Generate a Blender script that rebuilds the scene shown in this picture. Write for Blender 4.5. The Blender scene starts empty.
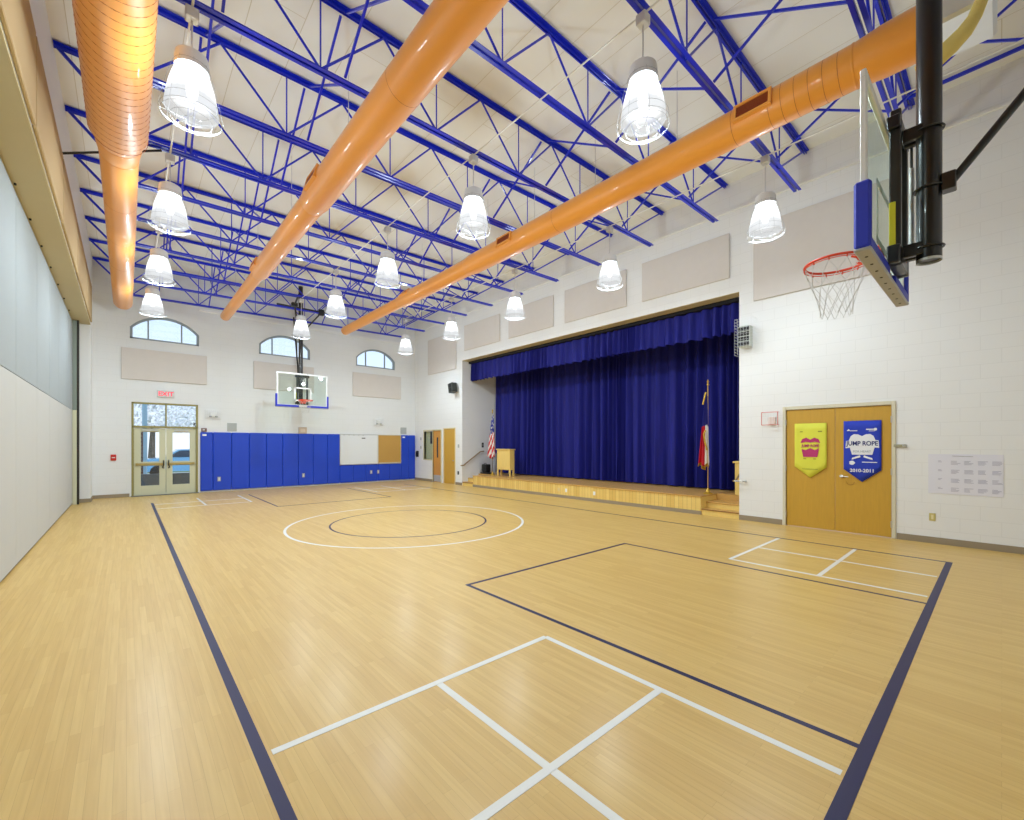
import bpy, math, random
from math import sin, cos, pi, radians, sqrt, atan2
from mathutils import Vector, Matrix
random.seed(7)
SC = bpy.context.scene
COL = SC.collection

# ------------------------------------------------------------------ camera, world, lights, exposure
cam_d = bpy.data.cameras.new('camera')
cam_d.sensor_fit = 'HORIZONTAL'; cam_d.sensor_width = 36.0
cam_d.lens = 434.5 / 1024 * 36.0
cam_d.shift_y = (444.1 - 410) / 1024
cam_d.clip_start = 0.05; cam_d.clip_end = 300
cam = bpy.data.objects.new('camera', cam_d); COL.objects.link(cam)
cam.location = (0, 0, 1.7)
cam.rotation_euler = (pi / 2, 0, -0.7257)
SC.camera = cam

world = bpy.data.worlds.new('world'); SC.world = world; world.use_nodes = True
wn = world.node_tree.nodes; wl = world.node_tree.links
bgn = wn['Background']; bgn.inputs['Strength'].default_value = 1.25
tc = wn.new('ShaderNodeTexCoord'); sep = wn.new('ShaderNodeSeparateXYZ'); rmp = wn.new('ShaderNodeValToRGB')
wl.new(tc.outputs['Generated'], sep.inputs[0]); wl.new(sep.outputs['Z'], rmp.inputs[0]); wl.new(rmp.outputs[0], bgn.inputs['Color'])
rmp.color_ramp.elements[0].position = 0.0; rmp.color_ramp.elements[0].color = (0.86, 0.90, 0.95, 1)
rmp.color_ramp.elements[1].position = 0.45; rmp.color_ramp.elements[1].color = (0.42, 0.66, 0.95, 1)

sun_d = bpy.data.lights.new('sun', 'SUN'); sun_d.energy = 1.5; sun_d.angle = 0.02; sun_d.color = (1, 0.95, 0.88)
sun = bpy.data.objects.new('sun', sun_d); COL.objects.link(sun); sun.rotation_euler = (radians(50), 0, radians(25))
LAMP_W = 98.0          # watts of each pendant lamp
LAMP_COL = (0.80, 0.92, 1.0)

SC.view_settings.view_transform = 'Standard'
SC.view_settings.look = 'None'
SC.view_settings.gamma = 1.0
SC.view_settings.use_curve_mapping = False
SC.view_settings.exposure = 0.17
SC.cycles.use_denoising = True
SC.cycles.max_bounces = 8
SC.cycles.diffuse_bounces = 5
SC.cycles.glossy_bounces = 4
SC.cycles.transparent_max_bounces = 16
SC.cycles.sample_clamp_indirect = 6.0

# ------------------------------------------------------------------ dimensions
WX, WY = 10.34, 18.65         # right wall, back wall
LX = -0.79                    # left wall plane (header)
PX = -1.14                    # folding partition plane
NY = -2.6                     # wall behind the camera
DECK = 7.70
SL = 0.0208                   # the roof falls towards the left wall
def rz(x): return SL * (x - 9.8)
BZ, TZ = 6.65, 7.58           # joist chords
SY0, SY1, SZ = 3.93, 14.75, 5.14   # stage opening
STZ = 0.45

# ------------------------------------------------------------------ materials
def s2l(c):
    return tuple(((v / 255) / 12.92 if v / 255 <= 0.04045 else (((v / 255) + 0.055) / 1.055) ** 2.4) for v in c)
MATS = {}
def mat(name, rgb, rough=0.5, metal=0.0, bump=0.0, bscale=40.0, var=0.0, vscale=3.0, coat=0.0, emit=0.0, spec=0.5, sheen=0.0, stretch=(1, 1, 1)):
    """procedural paint / fabric / metal; noise gives slight colour variation and bump"""
    if name in MATS: return MATS[name]
    m = bpy.data.materials.new(name); m.use_nodes = True
    n = m.node_tree.nodes; l = m.node_tree.links; b = n['Principled BSDF']
    c = s2l(rgb)
    b.inputs['Base Color'].default_value = (*c, 1); b.inputs['Roughness'].default_value = rough
    b.inputs['Metallic'].default_value = metal; b.inputs['Coat Weight'].default_value = coat
    b.inputs['Specular IOR Level'].default_value = spec
    b.inputs['Sheen Weight'].default_value = sheen
    if emit:
        b.inputs['Emission Color'].default_value = (*c, 1); b.inputs['Emission Strength'].default_value = emit
    t = n.new('ShaderNodeTexCoord'); mp = n.new('ShaderNodeMapping'); l.new(t.outputs['Object'], mp.inputs[0])
    mp.inputs['Scale'].default_value = stretch
    nz = n.new('ShaderNodeTexNoise'); l.new(mp.outputs[0], nz.inputs['Vector']); nz.inputs['Scale'].default_value = vscale
    nz.inputs['Detail'].default_value = 4
    mx = n.new('ShaderNodeMixRGB'); mx.inputs[1].default_value = (*[v * (1 - var) for v in c], 1); mx.inputs[2].default_value = (*[min(1, v * (1 + var)) for v in c], 1)
    l.new(nz.outputs['Fac'], mx.inputs[0]); l.new(mx.outputs[0], b.inputs['Base Color'])
    if bump:
        n2 = n.new('ShaderNodeTexNoise'); n2.inputs['Scale'].default_value = bscale; l.new(mp.outputs[0], n2.inputs['Vector'])
        bp = n.new('ShaderNodeBump'); bp.inputs['Strength'].default_value = bump; bp.inputs['Distance'].default_value = 0.01
        l.new(n2.outputs['Fac'], bp.inputs['Height']); l.new(bp.outputs[0], b.inputs['Normal'])
    MATS[name] = m
    return m

def brick_mat(name, c1, c2, mortar, rough, axes, bw, bh, ms, bump=0.3, offset=0.5, coat=0.0, noise=0.0, spec=0.5):
    """brick-texture surface; axes picks which object axes run along / up the courses"""
    m = bpy.data.materials.new(name); m.use_nodes = True
    n = m.node_tree.nodes; l = m.node_tree.links; b = n['Principled BSDF']
    t = n.new('ShaderNodeTexCoord'); sp = n.new('ShaderNodeSeparateXYZ'); cb = n.new('ShaderNodeCombineXYZ')
    l.new(t.outputs['Object'], sp.inputs[0]); l.new(sp.outputs[axes[0]], cb.inputs[0]); l.new(sp.outputs[axes[1]], cb.inputs[1])
    br = n.new('ShaderNodeTexBrick'); l.new(cb.outputs[0], br.inputs['Vector'])
    br.inputs['Scale'].default_value = 1.0; br.inputs['Brick Width'].default_value = bw; br.inputs['Row Height'].default_value = bh
    br.inputs['Mortar Size'].default_value = ms; br.inputs['Mortar Smooth'].default_value = 0.3; br.offset = offset
    br.inputs['Color1'].default_value = (*s2l(c1), 1); br.inputs['Color2'].default_value = (*s2l(c2), 1); br.inputs['Mortar'].default_value = (*s2l(mortar), 1)
    br.inputs['Bias'].default_value = 0.0
    col = br.outputs['Color']
    if noise:
        mp = n.new('ShaderNodeMapping'); mp.inputs['Scale'].default_value = (1.2, 30, 1); l.new(cb.outputs[0], mp.inputs[0])
        nz = n.new('ShaderNodeTexNoise'); nz.inputs['Scale'].default_value = 1.5; nz.inputs['Detail'].default_value = 6; l.new(mp.outputs[0], nz.inputs['Vector'])
        mx = n.new('ShaderNodeMixRGB'); mx.blend_type = 'MULTIPLY'; mx.inputs[0].default_value = noise
        rp = n.new('ShaderNodeValToRGB'); rp.color_ramp.elements[0].position = 0.3; rp.color_ramp.elements[0].color = (0.78, 0.70, 0.55, 1)
        rp.color_ramp.elements[1].position = 0.65; rp.color_ramp.elements[1].color = (1, 1, 1, 1)
        l.new(nz.outputs['Fac'], rp.inputs[0]); l.new(col, mx.inputs[1]); l.new(rp.outputs[0], mx.inputs[2]); col = mx.outputs[0]
    l.new(col, b.inputs['Base Color']); b.inputs['Roughness'].default_value = rough
    b.inputs['Coat Weight'].default_value = coat; b.inputs['Coat Roughness'].default_value = 0.22
    b.inputs['Specular IOR Level'].default_value = spec
    if bump:
        bp = n.new('ShaderNodeBump'); bp.invert = True; bp.inputs['Strength'].default_value = bump; bp.inputs['Distance'].default_value = 0.004
        l.new(br.outputs['Fac'], bp.inputs['Height']); l.new(bp.outputs[0], b.inputs['Normal'])
    MATS[name] = m
    return m

def glass_mat(name, tint=(0.9, 0.97, 0.95), alpha=0.12, rough=0.02):
    m = bpy.data.materials.new(name); m.use_nodes = True
    n = m.node_tree.nodes; l = m.node_tree.links; out = n['Material Output']; n.remove(n['Principled BSDF'])
    tr = n.new('ShaderNodeBsdfTransparent'); tr.inputs[0].default_value = (*tint, 1)
    gl = n.new('ShaderNodeBsdfGlossy'); gl.inputs['Roughness'].default_value = rough
    mx = n.new('ShaderNodeMixShader'); mx.inputs[0].default_value = alpha
    l.new(tr.outputs[0], mx.inputs[1]); l.new(gl.outputs[0], mx.inputs[2]); l.new(mx.outputs[0], out.inputs[0])
    MATS[name] = m; return m

def lens_mat():
    """glowing ribbed acrylic refractor of a lamp"""
    m = bpy.data.materials.new('refractor'); m.use_nodes = True
    n = m.node_tree.nodes; l = m.node_tree.links; out = n['Material Output']; n.remove(n['Principled BSDF'])
    tr = n.new('ShaderNodeBsdfTransparent'); em = n.new('ShaderNodeEmission')
    t = n.new('ShaderNodeTexCoord'); sp = n.new('ShaderNodeSeparateXYZ'); l.new(t.outputs['Object'], sp.inputs[0])
    mr = n.new('ShaderNodeMapRange'); mr.inputs['From Min'].default_value = -0.50; mr.inputs['From Max'].default_value = -0.40
    mr.inputs['To Min'].default_value = 0.72; mr.inputs['To Max'].default_value = 1.5
    l.new(sp.outputs['Z'], mr.inputs['Value']); l.new(mr.outputs[0], em.inputs['Strength'])
    em.inputs['Color'].default_value = (0.95, 0.98, 1.0, 1)
    mx = n.new('ShaderNodeMixShader'); mx.inputs[0].default_value = 0.78
    l.new(tr.outputs[0], mx.inputs[1]); l.new(em.outputs[0], mx.inputs[2]); l.new(mx.outputs[0], out.inputs[0])
    MATS['lens'] = m; return m

def emis(name, rgb, st):
    m = bpy.data.materials.new(name); m.use_nodes = True
    n = m.node_tree.nodes; l = m.node_tree.links; n.remove(n['Principled BSDF'])
    e = n.new('ShaderNodeEmission'); e.inputs[0].default_value = (*s2l(rgb), 1); e.inputs[1].default_value = st
    l.new(e.outputs[0], n['Material Output'].inputs[0]); MATS[name] = m; return m

BLOCK_R = brick_mat('block_x', (234, 235, 234), (233, 234, 233), (226, 227, 226), 0.6, ('Y', 'Z'), 0.46, 0.23, 0.005, 0.08)
BLOCK_B = brick_mat('block_y', (227, 229, 229), (226, 228, 228), (221, 223, 223), 0.6, ('X', 'Z'), 0.46, 0.23, 0.005, 0.08)
WALL = mat('wall_paint', (234, 235, 233), 0.6, var=0.01)
CREAM = mat('cream_wall', (204, 190, 148), 0.6, var=0.02)
FLOOR = brick_mat('maple', (219, 185, 110), (210, 173, 98), (192, 154, 82), 0.42, ('Y', 'X'), 0.9, 0.05, 0.0008, 0.0, 0.37, coat=0.16, noise=0.4, spec=0.4)
DECKM = brick_mat('deck', (238, 239, 234), (235, 236, 231), (212, 208, 192), 0.7, ('Y', 'X'), 9.0, 0.61, 0.006, 0.4, 0.3)
NAVY = mat('navy_line', (20, 14, 70), 0.42, coat=0.06, spec=0.35)
WHITEL = mat('white_line', (228, 228, 222), 0.42, coat=0.12)
BLUE = mat('blue_steel', (10, 40, 212), 0.35, coat=0.3, var=0.05)
ORANGE = mat('orange_duct', (238, 156, 50), 0.5, sheen=0.2, coat=0.3, var=0.05, vscale=1.5)
ORANGED = mat('orange_seam', (176, 92, 26), 0.5)
TERRA = mat('grille_brown', (150, 66, 24), 0.6)
PADM = mat('blue_vinyl', (24, 68, 196), 0.38, var=0.06, vscale=1.2, bump=0.1, bscale=6)
TAN = mat('tan_fabric', (214, 208, 202), 0.9, var=0.03, vscale=6, bump=0.15, bscale=200)
TANL = mat('tan_board', (190, 166, 124), 0.85, var=0.04, vscale=2)
PGREY = mat('partition_grey', (162, 170, 172), 0.9, var=0.02, bump=0.15, bscale=150)
PCREAM = mat('partition_cream', (196, 197, 193), 0.8, var=0.02, bump=0.1, bscale=150)
DARKM = mat('dark_bronze', (52, 50, 44), 0.4, metal=0.3)
BLACK = mat('black_steel', (20, 20, 18), 0.3, coat=0.3)
BLACKP = mat('black_plastic', (24, 25, 24), 0.5)
VELVET = mat('blue_velvet', (8, 14, 118), 0.8, sheen=0.0, var=0.35, vscale=5, stretch=(2, 2, 0.25))
VELVETD = mat('dark_lining', (14, 13, 22), 0.9)
OLIVE = mat('door_olive', (184, 180, 132), 0.45, var=0.02)
OLIVED = mat('frame_olive', (150, 142, 84), 0.45)
SAGE = mat('door_sage', (206, 206, 176), 0.45)
WOODD = mat('oak_door', (200, 156, 56), 0.38, var=0.10, vscale=6, stretch=(6, 6, 0.5))
WOODL = mat('oak_light', (234, 202, 116), 0.42, var=0.10, vscale=5, stretch=(5, 5, 0.6))
BASE = mat('rubber_base', (150, 136, 112), 0.6)
CHROME = mat('brushed_steel', (200, 200, 196), 0.3, metal=0.9)
GALV = mat('galvanised', (214, 216, 216), 0.45, metal=0.2)
WIREW = mat('white_wire', (236, 240, 242), 0.4)
WHITE = mat('white_plastic', (236, 238, 236), 0.4)
BOARD = mat('whiteboard', (232, 236, 238), 0.2, coat=0.4)
CORK = mat('cork', (192, 150, 78), 0.85, var=0.12, vscale=60)
ALU = mat('aluminium', (206, 208, 206), 0.35, metal=0.5)
RED = mat('red_paint', (196, 44, 34), 0.45)
RIM = mat('rim_orange', (232, 78, 40), 0.4)
NETM = mat('net_cord', (214, 214, 210), 0.8)
PADB = mat('edge_pad_blue', (36, 52, 190), 0.5)
PADG = mat('edge_pad_grey', (172, 174, 178), 0.5)
YEL = mat('yellow_tape', (222, 214, 40), 0.5)
GLASSB = glass_mat('board_glass', (0.92, 0.98, 0.95), 0.05)
GLASSW = glass_mat('window_glass', (0.95, 0.98, 1.0), 0.05)
LENS = lens_mat()
BULB = emis('bulb', (245, 250, 255), 6)
EXITR = emis('exit_red', (255, 96, 110), 1.2)
BANY = mat('banner_yellow', (222, 222, 72), 0.7, var=0.05, bump=0.3, bscale=7)
BANB = mat('banner_blue', (28, 56, 184), 0.7, var=0.06, bump=0.3, bscale=7)
MAG = mat('magenta_ink', (184, 52, 112), 0.7)
PAPER = mat('paper', (226, 226, 236), 0.7)
INK = mat('ink', (140, 140, 156), 0.7)
FOIL = mat('foil', (236, 238, 240), 0.3, metal=0.9, bump=0.5, bscale=6)
INSUL = mat('yellow_insulation', (226, 206, 120), 0.7, bump=0.6, bscale=40, var=0.1)
PINKC = mat('pink_insulation', (236, 200, 190), 0.7, var=0.15, vscale=20)
GOLD = mat('gold', (206, 168, 66), 0.35, metal=0.6)
FRED = mat('flag_red', (204, 30, 46), 0.7)
FWHT = mat('flag_white', (236, 232, 226), 0.7)
FBLU = mat('flag_blue', (44, 48, 140), 0.7)
DKWOOD = mat('pole_wood', (96, 66, 36), 0.4)
BRICKM = brick_mat('brick', (120, 70, 58), (96, 54, 46), (150, 140, 130), 0.8, ('X', 'Z'), 0.2, 0.07, 0.01)
PAVE = mat('pavement', (190, 190, 186), 0.8, var=0.05)
GRASS = mat('grass', (104, 128, 74), 0.9, var=0.2, vscale=2)
BARK = mat('bark', (104, 92, 84), 0.9, var=0.2)
LEAF = mat('leaf', (238, 228, 228), 0.9, var=0.3, vscale=4)
CARW = mat('car_paint', (120, 176, 214), 0.25, coat=0.6)
TYRE = mat('tyre', (28, 28, 30), 0.8)
TINT = mat('dark_glass', (40, 60, 80), 0.1)

# ------------------------------------------------------------------ mesh builder
class MB:
    def __init__(s): s.v = []; s.f = []; s.m = []
    def add(s, vs, fs, mi=0):
        o = len(s.v); s.v += [tuple(p) for p in vs]; s.f += [tuple(i + o for i in f) for f in fs]; s.m += [mi] * len(fs); return s
    def box(s, a, b, mi=0):
        x0, x1 = sorted((a[0], b[0])); y0, y1 = sorted((a[1], b[1])); z0, z1 = sorted((a[2], b[2]))
        return s.add([(x0, y0, z0), (x1, y0, z0), (x1, y1, z0), (x0, y1, z0), (x0, y0, z1), (x1, y0, z1), (x1, y1, z1), (x0, y1, z1)],
                     [(0, 3, 2, 1), (4, 5, 6, 7), (0, 1, 5, 4), (1, 2, 6, 5), (2, 3, 7, 6), (3, 0, 4, 7)], mi)
    def bbox(s, a, b, r=0.01, mi=0):
        """box with chamfered edges"""
        x0, x1 = sorted((a[0], b[0])); y0, y1 = sorted((a[1], b[1])); z0, z1 = sorted((a[2], b[2]))
        r = min(r, (x1 - x0) / 2.2, (y1 - y0) / 2.2, (z1 - z0) / 2.2)
        X = (x0, x1); Y = (y0, y1); Z = (z0, z1); v = []; idx = {}
        for i in (0, 1):
            for j in (0, 1):
                for k in (0, 1):
                    sx, sy, sz = (1, -1)[i], (1, -1)[j], (1, -1)[k]
                    idx[i, j, k] = len(v)
                    v += [(X[i], Y[j] + sy * r, Z[k] + sz * r), (X[i] + sx * r, Y[j], Z[k] + sz * r), (X[i] + sx * r, Y[j] + sy * r, Z[k])]
        c = lambda i, j, k, a: idx[i, j, k] + a
        f = []
        for i in (0, 1): q = [c(i, 0, 0, 0), c(i, 1, 0, 0), c(i, 1, 1, 0), c(i, 0, 1, 0)]; f.append(q[::-1] if i == 0 else q)
        for j in (0, 1): q = [c(0, j, 0, 1), c(1, j, 0, 1), c(1, j, 1, 1), c(0, j, 1, 1)]; f.append(q if j == 0 else q[::-1])
        for k in (0, 1): q = [c(0, 0, k, 2), c(1, 0, k, 2), c(1, 1, k, 2), c(0, 1, k, 2)]; f.append(q[::-1] if k == 0 else q)
        for j in (0, 1):
            for k in (0, 1): f.append([c(0, j, k, 1), c(1, j, k, 1), c(1, j, k, 2), c(0, j, k, 2)])
        for i in (0, 1):
            for k in (0, 1): f.append([c(i, 0, k, 0), c(i, 1, k, 0), c(i, 1, k, 2), c(i, 0, k, 2)])
            for j in (0, 1): f.append([c(i, j, 0, 0), c(i, j, 1, 0), c(i, j, 1, 1), c(i, j, 0, 1)])
        for key, o in idx.items(): f.append([o, o + 1, o + 2])
        return s.add(v, f, mi)
    def tube(s, p0, p1, r, n=8, r1=None, mi=0, cap=True):
        p0 = Vector(p0); p1 = Vector(p1); d = (p1 - p0); 
        if d.length < 1e-6: return s
        d.normalize(); u = d.orthogonal().normalized(); w = d.cross(u); r1 = r if r1 is None else r1
        v = [p0 + (u * cos(2 * pi * k / n) + w * sin(2 * pi * k / n)) * r for k in range(n)] + [p1 + (u * cos(2 * pi * k / n) + w * sin(2 * pi * k / n)) * r1 for k in range(n)]
        f = [(k, (k + 1) % n, n + (k + 1) % n, n + k) for k in range(n)]
        if cap: f += [tuple(range(n - 1, -1, -1)), tuple(range(n, 2 * n))]
        return s.add(v, f, mi)
    def path(s, pts, r, n=8, mi=0, closed=False):
        pts = [Vector(p) for p in pts]; N = len(pts); rings = []; up = None
        for i, p in enumerate(pts):
            a = pts[(i - 1) % N] if closed or i > 0 else p; b = pts[(i + 1) % N] if closed or i < N - 1 else p
            d = (b - a).normalized()
            if up is None: up = d.orthogonal().normalized()
            up = (up - d * up.dot(d)).normalized(); w = d.cross(up)
            rr = r[i] if isinstance(r, (list, tuple)) else r
            rings.append([p + (up * cos(2 * pi * k / n) + w * sin(2 * pi * k / n)) * rr for k in range(n)])
        v = [q for R in rings for q in R]; f = []
        for i in range(N if closed else N - 1):
            j = (i + 1) % N
            for k in range(n): f.append((i * n + k, i * n + (k + 1) % n, j * n + (k + 1) % n, j * n + k))
        if not closed: f += [tuple(range(n - 1, -1, -1)), tuple(range((N - 1) * n, N * n))]
        return s.add(v, f, mi)
    def lathe(s, prof, o=(0, 0, 0), axis='Z', n=24, mi=0, cap=False):
        """prof: list of (radius, height)"""
        v = []; f = []; L = len(prof)
        for r, h in prof:
            for k in range(n):
                a = 2 * pi * k / n; x, y = r * cos(a), r * sin(a)
                p = (x, y, h) if axis == 'Z' else ((x, h, y) if axis == 'Y' else (h, x, y))
                v.append((p[0] + o[0], p[1] + o[1], p[2] + o[2]))
        for i in range(L - 1):
            for k in range(n):
                q = (i * n + k, i * n + (k + 1) % n, (i + 1) * n + (k + 1) % n, (i + 1) * n + k); f.append(q)
        if cap: f += [tuple(range(n - 1, -1, -1)), tuple(range((L - 1) * n, L * n))]
        return s.add(v, f, mi)
    def prism(s, poly, fn, d0, d1, mi=0):
        """extrude a 2-D polygon between depths; fn(a, b, depth) gives the 3-D point"""
        n = len(poly); v = [fn(a, b, d0) for a, b in poly] + [fn(a, b, d1) for a, b in poly]
        f = [tuple(range(n - 1, -1, -1)), tuple(range(n, 2 * n))] + [(k, (k + 1) % n, n + (k + 1) % n, n + k) for k in range(n)]
        return s.add(v, f, mi)
    def build(s, name, m, parent=None, smooth=False, kind=None, rel=True):
        me = bpy.data.meshes.new(name)
        off = Vector(parent_loc(parent)) if (parent is not None and rel) else Vector((0, 0, 0))
        me.from_pydata([tuple(Vector(p) - off) for p in s.v], [], s.f)
        for mm in (m if isinstance(m, (list, tuple)) else [m]): me.materials.append(mm)
        me.polygons.foreach_set('material_index', s.m)
        me.update()
        import bmesh as _b
        bm = _b.new(); bm.from_mesh(me); _b.ops.recalc_face_normals(bm, faces=bm.faces); bm.to_mesh(me); bm.free()
        if smooth:
            me.polygons.foreach_set('use_smooth', [True] * len(me.polygons))
            try: me.set_sharp_from_angle(angle=radians(40))
            except Exception: pass
        o = bpy.data.objects.new(name, me); COL.objects.link(o)
        if parent is not None: o.parent = parent
        if kind: o['kind'] = kind
        return o

def parent_loc(p):
    v = Vector((0, 0, 0))
    while p is not None: v += Vector(p.location); p = p.parent
    return v
def thing(name, label, cat, loc, group=None):
    o = bpy.data.objects.new(name, None); COL.objects.link(o); o.location = loc; o.empty_display_size = 0.1
    o['label'] = label; o['category'] = cat
    if group: o['group'] = group
    return o
def tag(o, label, cat, group=None):
    o['label'] = label; o['category'] = cat
    if group: o['group'] = group
    return o
def copy_tree(o, parent=None):
    c = o.copy(); COL.objects.link(c); c.parent = parent
    for ch in list(o.children): copy_tree(ch, c)
    return c
def text(name, s, size, m, parent, pos, rot, align='CENTER', ext=0.002, bold=False, sx=1.0):
    cu = bpy.data.curves.new(name, 'FONT'); cu.body = s; cu.size = size; cu.align_x = align; cu.align_y = 'CENTER'; cu.extrude = ext
    if bold: cu.offset = size * 0.025
    t = bpy.data.objects.new(name, cu); COL.objects.link(t)
    dg = bpy.context.evaluated_depsgraph_get(); dg.update()
    me = bpy.data.meshes.new_from_object(t.evaluated_get(dg)); me.name = name
    bpy.data.objects.remove(t); bpy.data.curves.remove(cu)
    me.materials.clear(); me.materials.append(m)
    o = bpy.data.objects.new(name, me); COL.objects.link(o)
    M4 = Matrix.Translation(Vector(pos) - parent_loc(parent)) @ rot @ Matrix.Diagonal((sx, 1, 1, 1))
    me.transform(M4); o.parent = parent
    return o
ROT_R = Matrix(((0, 0, -1, 0), (-1, 0, 0, 0), (0, 1, 0, 0), (0, 0, 0, 1)))     # text on the right wall, read from inside
ROT_B = Matrix(((1, 0, 0, 0), (0, 0, -1, 0), (0, 1, 0, 0), (0, 0, 0, 1)))      # text on the back wall

# ------------------------------------------------------------------ room shell
floor = MB().box((-3.0, NY - 0.3, -0.2), (13.6, WY + 0.3, 0.0)).build('floor', FLOOR, kind='structure')
cb_ = MB().box((-3.0, NY - 0.3, DECK - 0.04), (13.6, WY + 0.3, DECK + 0.35)); cb_.v = [(x, y, z + rz(x)) for x, y, z in cb_.v]; cb_.build('ceiling', DECKM, kind='structure')

# right wall, built round the stage opening and the doorways
D2 = (1.32, 3.00, 2.41)                  # gym double doors
D3 = (16.36, 17.02, 2.30); D4 = (15.27, 16.1, 2.35); SG = (17.05, 17.8, 1.02, 2.28)
w = MB(); T = 0.3
def rseg(y0, y1, z0, z1): w.box((WX, y0, z0), (WX + T, y1, z1))
rseg(NY - 0.3, D2[0], 0, DECK); rseg(D2[0], D2[1], D2[2], DECK); rseg(D2[1], SY0, 0, DECK)
rseg(SY0, SY1, SZ, DECK); rseg(SY1, D4[0], 0, DECK); rseg(D4[0], D4[1], D4[2], DECK); rseg(D4[1], D3[0], 0, DECK)
rseg(D3[0], D3[1], D3[2], DECK); rseg(D3[1], SG[0], 0, DECK); rseg(SG[0], SG[1], 0, SG[2]); rseg(SG[0], SG[1], SG[3], DECK); rseg(SG[1], WY + 0.3, 0, DECK)
w.build('wall_right', BLOCK_R, kind='structure')
# stage house behind the opening
w = MB()
w.box((WX + T, SY1, 0), (13.6, SY1 + 0.2, 5.6)); w.box((WX + T, SY0 - 0.2, 0), (13.6, SY0, 5.6))
w.box((13.4, SY0, 0), (13.6, SY1, 5.6)); w.box((WX + T, SY0 - 0.2, 5.6), (13.6, SY1 + 0.2, 5.8))
w.build('wall_stage', WALL, kind='structure')
MB().box((WX - 0.004, SY0, SZ - 0.012), (WX + T + 0.05, SY1, SZ - 0.001)).build('trim_1', CREAM, kind='structure')

# back wall with three arched windows and a door opening
ARCH = [(0.08, 1.90), (3.75, 5.58), (7.47, 9.30)]
D1 = (0.12, 1.87, 3.07)
def arch_pts(x0, x1, zb=5.12, zs=5.50, za=5.95, n=14):
    xc = (x0 + x1) / 2; h = (x1 - x0) / 2; s = za - zs; R = (h * h + s * s) / (2 * s); zc = za - R; a = math.asin(h / R)
    return [(xc + R * sin(-a + 2 * a * k / n), zc + R * cos(-a + 2 * a * k / n)) for k in range(n + 1)]
w = MB()
def bseg(x0, x1, z0, z1): w.box((x0, WY, z0), (x1, WY + T, z1))
bseg(-3.0, D1[0], 0, 5.12); bseg(D1[0], D1[1], D1[2], 5.12); bseg(D1[1], WX + T, 0, 5.12)
xs = [-3.0] + [v for a in ARCH for v in a] + [WX + T]
for i in range(0, len(xs), 2): bseg(xs[i], xs[i + 1], 5.12, DECK)
for x0, x1 in ARCH:
    ap = arch_pts(x0, x1)
    for (xa, za), (xb, zb) in zip(ap[:-1], ap[1:]):
        w.add([(xa, WY, za), (xb, WY, zb), (xb, WY, DECK), (xa, WY, DECK), (xa, WY + T, za), (xb, WY + T, zb), (xb, WY + T, DECK), (xa, WY + T, DECK)],
              [(0, 1, 2, 3), (7, 6, 5, 4), (0, 4, 5, 1), (3, 2, 6, 7), (0, 3, 7, 4), (1, 5, 6, 2)])
w.build('wall_back', BLOCK_B, kind='structure')
MB().box((-3.0, NY - 0.3, 0), (WX + T, NY, DECK)).build('wall_front', BLOCK_B, kind='structure')
w = MB()
w.box((-3.0, NY, 5.22), (LX, WY, DECK)); w.box((-3.0, 17.72, 0), (LX, WY, 5.22)); w.box((-3.0, NY, 0), (-2.8, 17.72, 5.22))
w.box((-2.8, NY, 0), (PX - 0.0, -1.9, 5.22))
wl_ = w.build('wall_left', WALL, kind='structure')
MB().box((PX - 0.12, -1.9, 5.19), (LX + 0.002, 17.72, 5.222)).build('trim_2', CREAM, kind='structure')
# partition track bolts under the header
tb = MB()
for k in range(15): tb.lathe([(0.014, 5.165), (0.014, 5.19)], (PX + 0.025, -1.0 + 1.22 * k, 0), n=8, cap=True)
tb.build('track_bolts', BLACKP, bpy.data.objects['trim_2'], rel=False)

# windows
for i, (x0, x1) in enumerate(ARCH):
    ap = arch_pts(x0, x1); api = arch_pts(x0 + 0.07, x1 - 0.07, zs=5.49, za=5.88); fr = MB()
    Y0, Y1 = WY + 0.03, WY + 0.11
    for j in range(len(ap) - 1):
        q = [ap[j], ap[j + 1], api[j + 1], api[j]]
        fr.prism(q, lambda a, b, d: (a, d, b), Y0, Y1)
    fr.box((x0, Y0, 5.12), (x0 + 0.07, Y1, 5.505)); fr.box((x1 - 0.07, Y0, 5.12), (x1, Y1, 5.505)); fr.box((x0, Y0, 5.12), (x1, Y1, 5.175))
    wo = fr.build('window_%d' % (i + 1), mat('window_frame', (150, 162, 170), 0.5), kind='structure')
    MULM = mat('mullion', (140, 152, 160), 0.5)
    for fx in (0.25, 0.735):
        xm = x0 + fx * (x1 - x0)
        zt = min(p[1] for p in api if abs(p[0] - xm) < 0.12) + 0.03
        MB().box((xm - 0.02, Y0 + 0.01, 5.17), (xm + 0.02, Y1 - 0.01, zt)).build('mullion', MULM, wo, rel=False)
    gp = MB(); gp.prism([(x0 + 0.03, 5.14)] + arch_pts(x0 + 0.03, x1 - 0.03, zs=5.495, za=5.92) + [(x1 - 0.03, 5.14)], lambda a, b, d: (a, d, b), WY + 0.06, WY + 0.07)
    gp.build('window_pane', GLASSW, wo, rel=False)

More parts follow.
